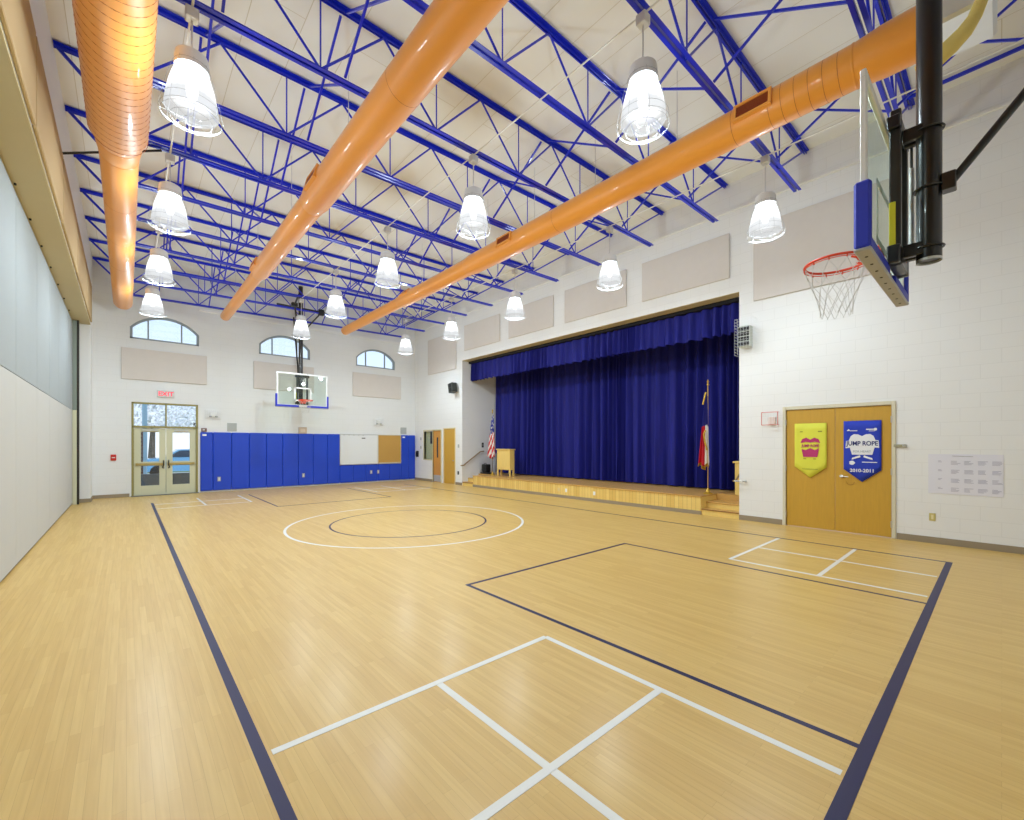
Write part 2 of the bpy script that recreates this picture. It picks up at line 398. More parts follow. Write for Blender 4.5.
# baseboards
MB().box((WX - 0.015, NY, 0), (WX, D2[0] - 0.07, 0.11)).build('baseboard_right', BASE, kind='structure')
b_ = MB(); b_.box((WX - 0.015, D2[1] + 0.07, 0), (WX, SY0, 0.11)); b_.box((WX - 0.015, SY1, 0), (WX, D4[0] - 0.05, 0.11)); b_.box((WX - 0.015, SG[0] - 0.05, 0), (WX, WY, 0.11))
b_.build('baseboard_stage', BASE, kind='structure')
b_ = MB(); b_.box((LX, WY - 0.015, 0), (D1[0] - 0.05, WY, 0.11)); b_.box((LX, 17.71, 0), (LX + 0.015, WY - 0.015, 0.11)); b_.box((PX + 0.05, 17.705, 0), (LX, 17.72, 0.11))
b_.build('baseboard_back', BASE, kind='structure')
# ledge high on the right wall
MB().bbox((WX - 0.05, NY, 7.0), (WX, WY, 7.06), 0.008).build('trim_3', WALL, kind='structure')
MB().bbox((1.9, WY - 0.04, 6.35), (10.0, WY, 6.45), 0.008).build('trim_4', WALL, kind='structure')

# ------------------------------------------------------------------ court lines painted on the floor
def line(x0, y0, x1, y1, m, wd=0.05, name='court_line'):
    if abs(x1 - x0) < 1e-6: b = MB().box((x0 - wd / 2, min(y0, y1), 0.0), (x0 + wd / 2, max(y0, y1), 0.0012))
    else: b = MB().box((min(x0, x1), y0 - wd / 2, 0.0), (max(x0, x1), y0 + wd / 2, 0.0020))
    return b.build(name, m, floor, rel=False)
CY = 8.68
def mir(y): return 2 * CY - y
line(0.55, 0.47, 0.55, mir(0.5) - 0.6, NAVY, 0.06, 'sideline'); line(8.84, 0.47, 8.84, mir(0.47), NAVY, 0.05, 'sideline')
line(0.55, 0.50, 8.86, 0.50, NAVY, 0.07, 'baseline')
for Yf in (lambda y: y, mir):
    line(3.08, Yf(0.53), 3.08, Yf(4.28), NAVY, 0.045, 'key_line'); line(6.38, Yf(0.53), 6.38, Yf(4.28), NAVY, 0.045, 'key_line')
    line(3.06, Yf(4.28), 6.40, Yf(4.28), NAVY, 0.045, 'key_line')
    for xa, xm, xb in ((0.60, 1.66, 2.765), (6.68, 7.77, 8.8)):
        line(xa, Yf(2.67), xb, Yf(2.67), WHITEL, 0.05, 'box_line'); line(xa, Yf(1.57), xb, Yf(1.57), WHITEL, 0.05, 'box_line')
        line(xm, Yf(0.55), xm, Yf(2.67), WHITEL, 0.05, 'box_line')
        line(xb if xa < 3 else xa, Yf(0.55), xb if xa < 3 else xa, Yf(2.67), WHITEL, 0.05, 'box_line')
for r, m, nm in ((2.46, WHITEL, 'circle_line'), (1.645, NAVY, 'circle_line')):
    b = MB(); n = 96; wd = 0.05 if m is WHITEL else 0.038
    v = []
    for k in range(n):
        a = 2 * pi * k / n
        v += [(4.68 + (r - wd / 2) * cos(a), 8.63 + (r - wd / 2) * sin(a), 0.0012), (4.68 + (r + wd / 2) * cos(a), 8.63 + (r + wd / 2) * sin(a), 0.0012)]
    b.add(v, [(2 * k, 2 * k + 1, 2 * ((k + 1) % n) + 1, 2 * ((k + 1) % n)) for k in range(n)]); b.build(nm, m, floor, rel=False)

# ------------------------------------------------------------------ folding partition along the left side
part = thing('folding_partition', 'tall folding room divider of grey over cream fabric panels along the left side', 'room divider', (PX, 8, 0))
seams = [-1.9, -0.5, 0.72, 1.94, 3.16, 4.38, 5.6, 6.82, 9.02, 10.9, 12.5, 14.1, 15.7, 17.24]
for i in range(len(seams) - 1):
    y0, y1 = seams[i] + 0.006, seams[i + 1] - 0.006
    p = MB().bbox((PX - 0.09, y0, 0.03), (PX, y1, 2.655), 0.006).build('panel', PCREAM, part)
    MB().bbox((PX - 0.09, y0, 2.66), (PX, y1, 5.17), 0.006).build('upper_fabric', PGREY, p)
    MB().box((PX - 0.07, y0, 0.0), (PX - 0.02, y1, 0.03)).build('floor_seal', BLACKP, p)
jb = thing('partition_jamb', 'dark bronze jamb post closing the far end of the folding divider', 'jamb', (PX, 17.5, 0))
MB().bbox((-1.045, 17.26, 0), (-1.0, 17.40, 5.19), 0.006).build('post', DARKM, jb)
MB().bbox((PX + 0.004, 17.26, 0.0), (-1.048, 17.40, 2.655), 0.004).build('lower_leaf', SAGE, jb)
MB().bbox((PX + 0.004, 17.26, 2.66), (-1.048, 17.40, 5.18), 0.004).build('upper_leaf', mat('leaf_grey', (132, 142, 132), 0.7), jb)
# header boards
ys = [-2.4, 0.2, 2.6, 5.0, 7.15, 9.95, 12.6, 15.2, 17.6]
words = ['nearest', 'second', 'third', 'fourth', 'fifth', 'sixth', 'seventh', 'eighth', 'ninth', 'tenth', 'eleventh', 'twelfth', 'thirteenth', 'fourteenth', 'fifteenth', 'sixteenth']
for i in range(len(ys) - 1):
    o = MB().bbox((LX + 0.004, ys[i] + 0.03, 5.24), (LX + 0.039, ys[i + 1] - 0.03, 6.28), 0.008).build('acoustic_panel', TANL)
    if i >= 3:
        tag(o, 'beige acoustic board on the folding divider header, %s in view' % ['nearest', 'second nearest', 'third nearest', 'second farthest', 'farthest'][i - 3], 'acoustic panel', 'boards on the divider header')
    else:
        tag(o, 'beige acoustic board on the divider header near the camera, %s' % ['behind the viewer', 'beside the viewer', 'just ahead of the viewer'][i], 'acoustic panel', 'boards on the divider header')
MB().tube((LX, 9.95, 6.33), (0.42, 8.99, 6.43), 0.018).build('support_rod', BLACK)
tag(bpy.data.objects['support_rod'], 'thin black rod from the left wall past the big left duct to a joist', 'rod')

# ------------------------------------------------------------------ roof joists
nodesB = [0.14 + 1.725 * k for k in range(6)]
nodesT = [0.14 + 1.725 * (k + 0.5) for k in range(5)]
def angles(b, x0, x1, z, up):
    for sgn in (-1, 1):
        g = 0.014
        y0, y1 = sgn * g, sgn * (g + 0.052)
        b.box((x0, y0, z), (x1, y1, z + 0.008 * (1 if up else -1)))
        b.box((x0, sgn * g, z), (x1, sgn * (g + 0.008), z + (0.055 if up else -0.055)))
def slope(b): b.v = [(x, y, z + rz(x)) for x, y, z in b.v]; return b
jt = thing('roof_joist', '', 'roof joist', (0, 0, 0), 'blue steel roof joists')
b = MB(); angles(b, 0.1, 9.82, BZ, True); slope(b).build('bottom_chord', BLUE, jt)
b = MB(); angles(b, LX + 0.01, WX - 0.01, TZ + 0.06, False); slope(b).build('top_chord', BLUE, jt)
def rod(a, c, r, nm, m=BLUE): return slope(MB().tube(a, c, r, 6)).build(nm, m, jt)
bz, tz = BZ + 0.03, TZ + 0.02
rod((LX + 0.05, 0, tz), (nodesB[0], 0, bz), 0.026, 'web_bar')
rod((nodesB[-1], 0, bz), (WX - 0.12, 0, tz), 0.02, 'web_bar')
for k in range(5):
    rod((nodesB[k], 0, bz), (nodesT[k], 0, tz), 0.017, 'web_bar'); rod((nodesT[k], 0, tz), (nodesB[k + 1], 0, bz), 0.017, 'web_bar')
for k in range(6): rod((nodesB[k], 0, bz), (nodesB[k], 0, tz), 0.011, 'web_post')
jys = [2.65 + 1.58 * k for k in range(-3, 11)]
for i, y in enumerate(jys):
    o = jt if i == 0 else copy_tree(jt)
    o.location = (0, y, 0)
    o['label'] = ('blue steel roof joist, the %s one counted from the far window wall' % (['farthest', 'second', 'third', 'fourth', 'fifth', 'sixth', 'seventh', 'eighth', 'ninth', 'tenth', 'eleventh', 'twelfth', 'thirteenth', 'fourteenth'][len(jys) - 1 - i]))
# cross bracing between joists
for xr, lab in ((0.78, 'row of crossed blue brace bars between joists, above the left lamps'), (2.14, 'row of crossed blue brace bars just left of the middle duct'),
                (5.95, 'row of crossed blue brace bars between middle and right ducts'), (8.45, 'row of crossed blue brace bars near the stage side wall')):
    t = thing('joist_bracing', lab, 'bracing', (xr, 8, BZ), 'crossed braces between the joists')
    for i in range(len(jys) - 1):
        ya, yb = jys[i] + 0.05, jys[i + 1] - 0.05
        slope(MB().tube((xr, ya, TZ), (xr + 0.02, yb, BZ + 0.05), 0.02, 4)).build('brace_bar', BLUE, t)
        slope(MB().tube((xr + 0.07, ya, BZ + 0.05), (xr + 0.05, yb, TZ), 0.02, 4)).build('brace_bar', BLUE, t)
# blue tie bar along the stage side, near the camera
t = thing('tie_angle', 'thin blue steel tie bar along the roof edge at top right', 'steel bar', (8.1, -1, 6.7))
MB().box((9.9, -2.55, 7.55), (9.94, 1.07, 7.6)).build('bar', BLUE, t)

# ------------------------------------------------------------------ ducts
def duct(name_label, X, Z, segs, seams_y, grilles, rods, spiral=None):
    t = thing('air_duct', name_label, 'duct', (X, 9, Z), 'orange round ducts')
    for i, (y0, y1, r) in enumerate(segs):
        b = MB()
        if i + 1 < len(segs):
            r2 = segs[i + 1][2]; prof = [(r, y0), (r, y1 - 0.25 if r2 != r else y1), (r2, y1)]
        else: prof = [(r, y0), (r, y1), (r - 0.02, y1), (r - 0.02, y1 - 0.02), (0.001, y1 - 0.02)]
        b.lathe(prof, (X, 0, Z), 'Y', 40); b.build('duct_section', ORANGE, t, smooth=True)
        b = MB(); b.lathe([(r + 0.003, y0), (r + 0.007, y0 + 0.012), (r + 0.003, y0 + 0.024)], (X, 0, Z), 'Y', 40); b.build('joint_band', ORANGE, t, smooth=True)
    if spiral:
        y0, y1, r, pitch = spiral; b = MB(); n = int((y1 - y0) / pitch) * 24; pts = []
        for k in range(n + 1):
            a = 2 * pi * k / 24; y = y0 + pitch * k / 24
            rr = r(y); pts.append((X + (rr + 0.0) * cos(a), y, Z + (rr + 0.0) * sin(a)))
        b.path(pts, 0.0035, 4); b.build('spiral_seam', ORANGED, t, smooth=True)
    for y in seams_y:
        r = [s[2] for s in segs if s[0] <= y < s[1]][0]
        MB().lathe([(r + 0.0005, y - 0.003), (r + 0.002, y), (r + 0.0005, y + 0.003)], (X, 0, Z), 'Y', 40).build('seam', ORANGED, t, smooth=True)
    for y, ang, L, H in grilles:
        r = [s[2] for s in segs if s[0] <= y < s[1]][0]
        u = Vector((cos(ang), 0, sin(ang))); v = Vector((-sin(ang), 0, cos(ang))); c = Vector((X, y, Z)) + u * (r + 0.012); W = Vector((0, 1, 0))
        def P(a, bb, d): return c + W * a + v * bb + u * d
        b = MB(); q = 0.035
        for a0, a1, b0, b1 in ((-L / 2 - q, L / 2 + q, H / 2, H / 2 + q), (-L / 2 - q, L / 2 + q, -H / 2 - q, -H / 2), (-L / 2 - q, -L / 2, -H / 2, H / 2), (L / 2, L / 2 + q, -H / 2, H / 2)):
            b.prism([(a0, b0), (a1, b0), (a1, b1), (a0, b1)], P, -0.07, 0.012)
        g = b.build('grille', ORANGE, t)
        b = MB(); b.prism([(-L / 2, -H / 2), (L / 2, -H / 2), (L / 2, H / 2), (-L / 2, H / 2)], P, -0.05, -0.012)
        for k in range(7):
            bb = -H / 2 + H * (k + 0.5) / 7; b.prism([(-L / 2, bb - 0.004), (L / 2, bb - 0.004), (L / 2, bb + 0.004), (-L / 2, bb + 0.004)], P, -0.012, 0.002)
        go = b.build('louvre', TERRA, g, rel=True)
    for y in rods:
        r = [s[2] for s in segs if s[0] <= y < s[1]][0]
        MB().tube((X, y, Z + r - 0.01), (X, y, DECK - 0.04 + rz(X)), 0.006, 6).build('hanger_rod', GALV, t)
        MB().tube((X, y, Z + r - 0.005), (X, y, Z + r + 0.05), 0.015, 6).build('hanger_clip', ORANGE, t)
    return t
duct('big orange round duct on the left, beside the divider, narrowing after a banded collar', -0.08, 5.95,
     [(-2.55, 8.15, 0.31), (8.15, 8.55, 0.25), (8.55, 17.45, 0.222)], [10.2, 11.9, 13.6, 15.3], [], [3.5, 6.5, 9.5, 12.5, 15.5],
     spiral=(2.0, 8.0, lambda y: 0.31, 0.13))
duct('middle orange round duct running from top centre to the far wall', 2.49, 6.0,
     [(-2.55, 8.2, 0.238), (8.2, 12.5, 0.205), (12.5, 17.35, 0.145)], [4.75], [(7.5, radians(165), 0.45, 0.16), (12.0, radians(165), 0.45, 0.13)], [3.5, 6.5, 9.5, 12.5, 15.5])
duct('long orange round duct on the right, passing behind the near backboard', 6.5, 6.2,
     [(0.57, 1.14, 0.265), (1.14, 9.0, 0.238), (9.0, 12.7, 0.205), (12.7, 17.3, 0.165)], [1.29, 1.44, 1.59, 1.74, 1.89, 2.04, 2.5, 5.9],
     [(2.22, radians(172), 0.40, 0.16), (7.35, radians(168), 0.42, 0.14), (12.1, radians(140), 0.35, 0.13)], [3.4, 5.0, 6.6, 8.2, 11.3, 14.5])
# foil wrapped duct and insulation beyond the orange one
t = thing('foil_duct', 'silver foil wrapped duct box behind the black pole, top right', 'duct', (6.5, 0.2, 6.3))
MB().bbox((6.17, 0.03, 5.97), (6.83, 0.46, 7.3), 0.03).build('casing', FOIL, t)
MB().lathe([(0.285, 0.455), (0.285, 0.565), (0.262, 0.565)], (6.5, 0, 6.2), 'Y', 32).build('collar', FOIL, t, smooth=True)
t = thing('insulated_pipe', 'yellow insulated flexible pipe crossing the foil wrapped box', 'pipe', (6.05, 0.3, 5.55))
MB().path([(6.08, 0.56, 5.50), (6.08, 0.44, 5.56), (6.08, 0.34, 5.62), (6.08, 0.24, 5.70), (6.08, 0.17, 5.80), (6.08, 0.12, 5.94)], [0.085, 0.085, 0.08, 0.07, 0.055, 0.05], 12).build('insulation', INSUL, t, smooth=True)
MB().tube((6.08, 0.12, 5.93), (6.08, 0.13, 7.4), 0.055, 12).build('pink_sleeve', PINKC, t, smooth=True)
MB().lathe([(0.058, 5.98), (0.064, 5.99), (0.058, 6.0)], (6.08, 0.12, 0), n=16).build('black_band', BLACK, t, smooth=True)

# conduits carrying the lamps
for x, lab in ((0.53, 'thin white conduit under the joists above the left lamp row'), (4.3, 'thin white conduit under the joists above the middle lamp row'), (8.07, 'thin white conduit under the joists above the right lamp row')):
    tag(MB().tube((x, -2.59, 6.60 + rz(x)), (x, 15.2, 6.60 + rz(x)), 0.012, 6).build('conduit', WHITE), lab, 'conduit', 'white conduits')

# ------------------------------------------------------------------ caged pendant lamps
def make_lamp():
    t = thing('pendant_lamp', '', 'lamp', (0, 0, 5.9), 'caged pendant lamps')
    z0 = 5.9
    MB().bbox((-0.06, -0.06, 6.47), (0.06, 0.06, 6.588), 0.01).build('junction_box', GALV, t)
    MB().tube((0, 0, 6.5), (0, 0, 5.97), 0.009, 6).build('hanger', GALV, t)
    b = MB(); b.lathe([(0.02, 5.98), (0.10, 5.97), (0.155, 5.93), (0.165, 5.86), (0.165, 5.76), (0.14, 5.75)], n=20); b.build('housing', mat('lamp_housing', (226, 230, 234), 0.35), t, smooth=True)
    # ribbed acrylic refractor, flaring to the rim
    prof = [(0.150, 5.76), (0.185, 5.66), (0.215, 5.54), (0.240, 5.40), (0.255, 5.27), (0.245, 5.25)]
    b = MB(); n = 48; v = []; f = []
    for r, h in prof:
        for k in range(n):
            a = 2 * pi * k / n; rr = r + (0.004 if k % 2 else -0.004); v.append((rr * cos(a), rr * sin(a), h))
    for i in range(len(prof) - 1):
        for k in range(n): f.append((i * n + k, i * n + (k + 1) % n, (i + 1) * n + (k + 1) % n, (i + 1) * n + k))
    b.add(v, f); b.build('refractor', LENS, t, smooth=True)
    b = MB(); b.lathe([(0.001, 5.42), (0.045, 5.44), (0.06, 5.52), (0.05, 5.62), (0.03, 5.74)], n=14); b.build('bulb', BULB, t, smooth=True)
    # wire guard: thin bright wire
    b = MB()
    def ring(r, z, w=0.0016): b.path([(r * cos(2 * pi * k / 28), r * sin(2 * pi * k / 28), z) for k in range(28)], w, 4, closed=True)
    for r, z in ((0.17, 5.80), (0.285, 5.32), (0.30, 5.22), (0.285, 5.19), (0.20, 5.165), (0.09, 5.155)): ring(r, z)
    for k in range(8):
        a = 2 * pi * k / 8
        b.path([(r * cos(a), r * sin(a), z) for r, z in ((0.17, 5.82), (0.225, 5.62), (0.285, 5.32), (0.30, 5.22), (0.285, 5.185), (0.15, 5.16), (0.05, 5.155))], 0.0014, 4)
    b.build('wire_guard', mat('guard_wire', (150, 154, 158), 0.5), t)
    for ch in t.children:
        if ch.name in ('junction_box', 'hanger'): continue
        for vv in ch.data.vertices: vv.co = Vector((vv.co.x * 0.95, vv.co.y * 0.95, (vv.co.z + 0.42) * 0.9 - 0.42))
    return t
lamp0 = make_lamp(); first = True
rown = [('left', 0.53), ('middle', 4.30), ('right', 8.07)]
for rn, x in rown:
    for j in range(5):
        y = 2.65 + 3.16 * j
        o = lamp0 if first else copy_tree(lamp0); first = False
        o.location = (x, y, 5.9)
        for c_ in o.children:
            if c_.name.startswith('junction_box'): c_.location = (0, 0, rz(x))
            if c_.name.startswith('hanger'): c_.location = (0, 0, -0.03)
        if rn == 'left' and j == 0: o['label'] = 'caged pendant lamp of the left row just above the frame'
        else: o['label'] = 'glowing caged pendant lamp in the %s row, %s' % (rn, ['nearest to the camera', 'second from the camera', 'third from the camera', 'fourth from the camera', 'farthest, by the window wall'][j])
        ld = bpy.data.lights.get('lamp_light')
        if ld is None:
            ld = bpy.data.lights.new('lamp_light', 'POINT'); ld.energy = LAMP_W; ld.shadow_soft_size = 0.10; ld.color = LAMP_COL
        lo = bpy.data.objects.new('lamp_light', ld); COL.objects.link(lo); lo.parent = o; lo.location = (0, 0, 5.36 - 5.9)

# ------------------------------------------------------------------ basketball backboards
def make_hoop(label, lab_cat, yb, d, zc, poley, X):
    """yb: Y of board face, d: direction the hoop faces (+1 / -1)"""
    t = thing('basketball_hoop', label, lab_cat, (X, yb, 3.06)); bz0, bz1, hw = 3.08, 4.28, 0.875; th = 0.035
    back = yb - d * th
    # frame
    b = MB(); fw = 0.055
    for a0, a1, c0, c1 in ((-hw, hw, bz1 - fw, bz1), (-hw, hw, bz0, bz0 + fw), (-hw, -hw + fw, bz0 + fw, bz1 - fw), (hw - fw, hw, bz0 + fw, bz1 - fw)):
        b.bbox((X + a0, yb, c0), (X + a1, back, c1), 0.005)
    b.build('board_frame', WHITE, t)
    MB().box((X - hw + fw, yb - d * 0.008, bz0 + fw), (X + hw - fw, yb - d * 0.02, bz1 - fw)).build('glass_panel', GLASSB, t)
    # painted target
    b = MB(); f0 = yb - d * 0.008; f1 = yb - d * 0.004
    for a0, a1, c0, c1 in ((-0.30, 0.30, 3.72, 3.77), (-0.30, 0.30, 3.27, 3.32), (-0.30, -0.25, 3.27, 3.77), (0.25, 0.30, 3.27, 3.77)): b.box((X + a0, f0, c0), (X + a1, f1, c1))
    b.build('target_square', WHITE, t)
    # edge padding: blue sides and front lip, grey underside
    b = MB()
    for s in (-1, 1):
        b.bbox((X + s * (hw - 0.025), yb + d * 0.03, bz0 - 0.04), (X + s * (hw + 0.035), back - d * 0.03, bz0 + 0.42), 0.015)
        b.bbox((X + s * (hw + 0.0), yb + d * 0.03, bz0 - 0.04), (X + s * 0.14, yb + d * 0.001, bz0 + 0.035), 0.008)
        b.bbox((X + s * (hw + 0.0), back, bz0 - 0.04), (X + s * 0.14, back - d * 0.03, bz0 + 0.035), 0.008)
    pd = b.build('edge_pad', PADB, t)
    b = MB(); b.bbox((X - hw - 0.03, yb + d * 0.032, bz0 - 0.06), (X + hw + 0.03, back - d * 0.032, bz0 - 0.035), 0.01)
    for k in range(-4, 5):
        b.lathe([(0.010, bz0 - 0.063), (0.010, bz0 - 0.058)], (X + k * 0.19, (yb + back) / 2, 0), n=8, mi=1, cap=True)
    b.build('under_pad', [PADG, BLACKP], t)
    # rim
    ry = yb + d * 0.315; rmz = 3.285
    b = MB(); b.path([(X + 0.23 * cos(2 * pi * k / 36), ry + 0.23 * sin(2 * pi * k / 36), rmz) for k in range(36)], 0.011, 8, closed=True)
    b.path([(X + 0.235 * cos(2 * pi * k / 36), ry + 0.235 * sin(2 * pi * k / 36), rmz - 0.022) for k in range(36)], 0.004, 5, closed=True)
    b.bbox((X - 0.09, yb, rmz - 0.10), (X + 0.09, yb + d * 0.02, rmz + 0.04), 0.004)
    b.bbox((X - 0.06, yb + d * 0.01, rmz - 0.012), (X + 0.06, yb + d * 0.17, rmz + 0.004), 0.004)
    for s in (-1, 1): b.tube((X + s * 0.07, yb + d * 0.02, rmz - 0.08), (X + s * 0.10, yb + d * 0.19, rmz - 0.005), 0.009, 6)
    b.build('rim', RIM, t, smooth=True)
    b = MB()
    for k in range(12):
        a = 2 * pi * k / 12; b.tube((X + 0.238 * cos(a), ry + 0.238 * sin(a), rmz - 0.01), (X + 0.23 * cos(a), ry + 0.23 * sin(a), rmz - 0.035), 0.006, 5)
    # net: crossed cords
    lv = [(0.235, 0.0), (0.205, -0.09), (0.17, -0.18), (0.14, -0.27), (0.12, -0.36), (0.115, -0.43)]
    n = MB()
    for k in range(12):
        for sg in (-1, 1):
            pts = []
            for i, (r, h) in enumerate(lv):
                a = 2 * pi * (k + sg * 0.5 * i) / 12 + (0.05 * sin(3 * k + i) if i > 1 else 0)
                pts.append((X + r * cos(a), ry + r * sin(a), rmz - 0.03 + h))
            n.path(pts, 0.0024, 4)
    n.build('net', NETM, t); b.build('net_hooks', RIM, t)
    # rear carrier frame: uprights and rails
    for s in (-1, 1):
        MB().bbox((X + s * 0.17 - 0.03, back - d * 0.03, bz0 + 0.02), (X + s * 0.17 + 0.03, back - d * 0.10, bz1 + 0.02), 0.008).build('carrier_upright', BLACK, t)
    MB().bbox((X - 0.24, back - d * 0.02, bz1 - 0.14), (X + 0.24, back - d * 0.10, bz1 - 0.04), 0.008).build('carrier_rail', BLACK, t); MB().bbox((X - 0.24, back - d * 0.02, bz0 + 0.02), (X + 0.24, back - d * 0.10, bz0 + 0.16), 0.008).build('carrier_rail', BLACK, t)
    MB().bbox((X - 0.201, back - d * 0.03, bz0 + 0.14), (X - 0.212, back - d * 0.07, bz0 + 0.50), 0.004).build('tape_strip', YEL, t)
    MB().tube((X + 0.1, back - d * 0.13, bz0 + 0.2), (X + 0.1, back - d * 0.13, bz1 - 0.35), 0.018, 10).build('height_adjuster', ALU, t, smooth=True)
    MB().tube((X + 0.1, back - d * 0.13, bz1 - 0.36), (X + 0.1, back - d * 0.13, bz1 - 0.05), 0.009, 8).build('adjuster_rod', BLACK, t, smooth=True)
    # drop pole
    MB().tube((X, poley, 3.13), (X, poley, 7.54), 0.075, 28).build('pole', BLACK, t, smooth=True)
    MB().lathe([(0.0755, 3.115), (0.0755, 3.135), (0.001, 3.135)], (X, poley, 0), n=28).build('pole_cap', ALU, t)
    for z in (3.22, 4.13):
        b = MB(); b.bbox((X - 0.07, back - d * 0.09, z - 0.05), (X - 0.02, poley, z + 0.05), 0.006); b.bbox((X + 0.02, back - d * 0.09, z - 0.05), (X + 0.07, poley, z + 0.05), 0.006)
        b.path([(X + 0.085 * cos(a), poley + 0.085 * sin(a), z) for a in [2 * pi * k / 24 for k in range(24)]], 0.008, 6, closed=True)
        b.build('pole_bracket', BLACK, t, smooth=False)
    # rear brace
    zc_ = 3.68
    b = MB(); b.path([(X + 0.085 * cos(a), poley + 0.085 * sin(a), zc_) for a in [2 * pi * k / 24 for k in range(24)]], 0.009, 6, closed=True)
    b.bbox((X - 0.05, poley - d * 0.07, zc_ - 0.06), (X + 0.05, poley - d * 0.15, zc_ + 0.07), 0.006); b.build('brace_clamp', BLACK, t)
    MB().tube((X, poley - d * 0.13, zc_ + 0.01), (X, poley - d * zc[0], zc[1]), 0.028, 12).build('brace_arm', BLACK, t, smooth=True)
    return t, X
make_hoop('large near basketball backboard seen edge-on with orange rim, top right', 'basketball hoop', 0.65, 1, (2.55, 6.75), 0.375, 4.66)
fh, X = make_hoop('far basketball backboard with blue edge padding hanging before the window wall', 'basketball hoop', 17.0, -1, (0.9, 6.6), 17.28, 4.84)
# folding ceiling struts of the far hoop
MB().tube((X, 17.28, 5.2), (X - 0.55, 16.0, 6.45), 0.03, 10).build('fold_strut', BLACK, fh, smooth=True)
MB().tube((X - 0.55, 16.0, 6.45), (X - 0.6, 15.35, 6.62), 0.03, 10).build('fold_strut', BLACK, fh, smooth=True)
MB().tube((X - 0.9, 16.87, 6.62), (X + 0.9, 16.87, 6.62), 0.035, 10).build('mount_pipe', BLACK, fh, smooth=True)
MB().tube((X + 0.6, 16.87, 6.6), (X + 0.1, 17.28, 5.9), 0.025, 10).build('fold_strut', BLACK, fh, smooth=True)
b = MB(); b.bbox((X - 0.66, 15.93, 6.38), (X - 0.46, 16.07, 6.52), 0.02); b.bbox((X + 0.5, 16.8, 6.5), (X + 0.7, 16.95, 6.72), 0.02); b.build('joint_bracket', BLACK, fh)

# ------------------------------------------------------------------ back wall: entrance doors
dr = MB()
Ya, Yb = WY + 0.02, WY + 0.12
for x0, x1, z0, z1 in ((D1[0], D1[0] + 0.055, 0, D1[2]), (D1[1] - 0.055, D1[1], 0, D1[2]), (D1[0], D1[1], D1[2] - 0.055, D1[2]), (D1[0], D1[1], 2.23, 2.30), (0.975, 1.015, 2.3, D1[2])):
    dr.bbox((x0, Ya - 0.04, z0), (x1, Yb, z1), 0.008)
door1 = dr.build('door_1', OLIVED, kind='structure')
MB().box((D1[0] + 0.05, WY + 0.05, 2.3), (D1[1] - 0.05, WY + 0.06, 3.02)).build('transom_pane', GLASSW, door1, rel=False)
for x0, x1, hs in ((0.18, 0.99, 1), (1.0, 1.81, -1)):
    lf = MB(); g0, g1 = x0 + 0.17, x1 - 0.17
    for a, c, z0, z1 in ((x0, g0, 0.02, 2.22), (g1, x1, 0.02, 2.22), (g0, g1, 0.02, 0.33), (g0, g1, 0.98, 1.12), (g0, g1, 2.1, 2.22)): lf.bbox((a, WY + 0.03, z0), (c, WY + 0.075, z1), 0.004)
    leaf = lf.build('door_leaf', SAGE, door1, rel=False)
    pn = MB(); pn.box((g0, WY + 0.05, 0.33), (g1, WY + 0.055, 0.98)); pn.box((g0, WY + 0.05, 1.12), (g1, WY + 0.055, 2.1)); pn.build('pane', GLASSW, leaf, rel=False)
    pb = MB(); pb.bbox((x0 + 0.05, WY - 0.035, 1.01), (x1 - 0.05, WY - 0.005, 1.07), 0.008); pb.bbox((x0 + 0.04, WY - 0.02, 1.0), (x0 + 0.1, WY + 0.03, 1.08), 0.005); pb.bbox((x1 - 0.1, WY - 0.02, 1.0), (x1 - 0.04, WY + 0.03, 1.08), 0.005)
    pb.build('push_bar', mat('brass_bar', (190, 170, 110), 0.35, metal=0.5), leaf, rel=False)
    hx = 0.93 if hs == 1 else 1.06
    MB().path([(hx, WY + 0.03, 1.15), (hx - hs * 0.0, WY - 0.05, 1.12), (hx, WY - 0.06, 1.0), (hx - hs * 0.03, WY - 0.05, 0.92), (hx, WY + 0.03, 0.9)], 0.016, 8).build('door_handle', DARKM, leaf, smooth=True, rel=False)
    cx = (x0 + x1) / 2
    MB().bbox((cx - 0.2, WY - 0.03, 2.13), (cx + 0.2, WY + 0.03, 2.18), 0.008).build('door_closer', ALU, leaf, rel=False)
MB().box((D1[0] - 0.02, WY - 0.12, 0), (D1[1] + 0.02, WY + 0.12, 0.02)).build('threshold', mat('threshold', (110, 112, 110), 0.5), door1, rel=False)

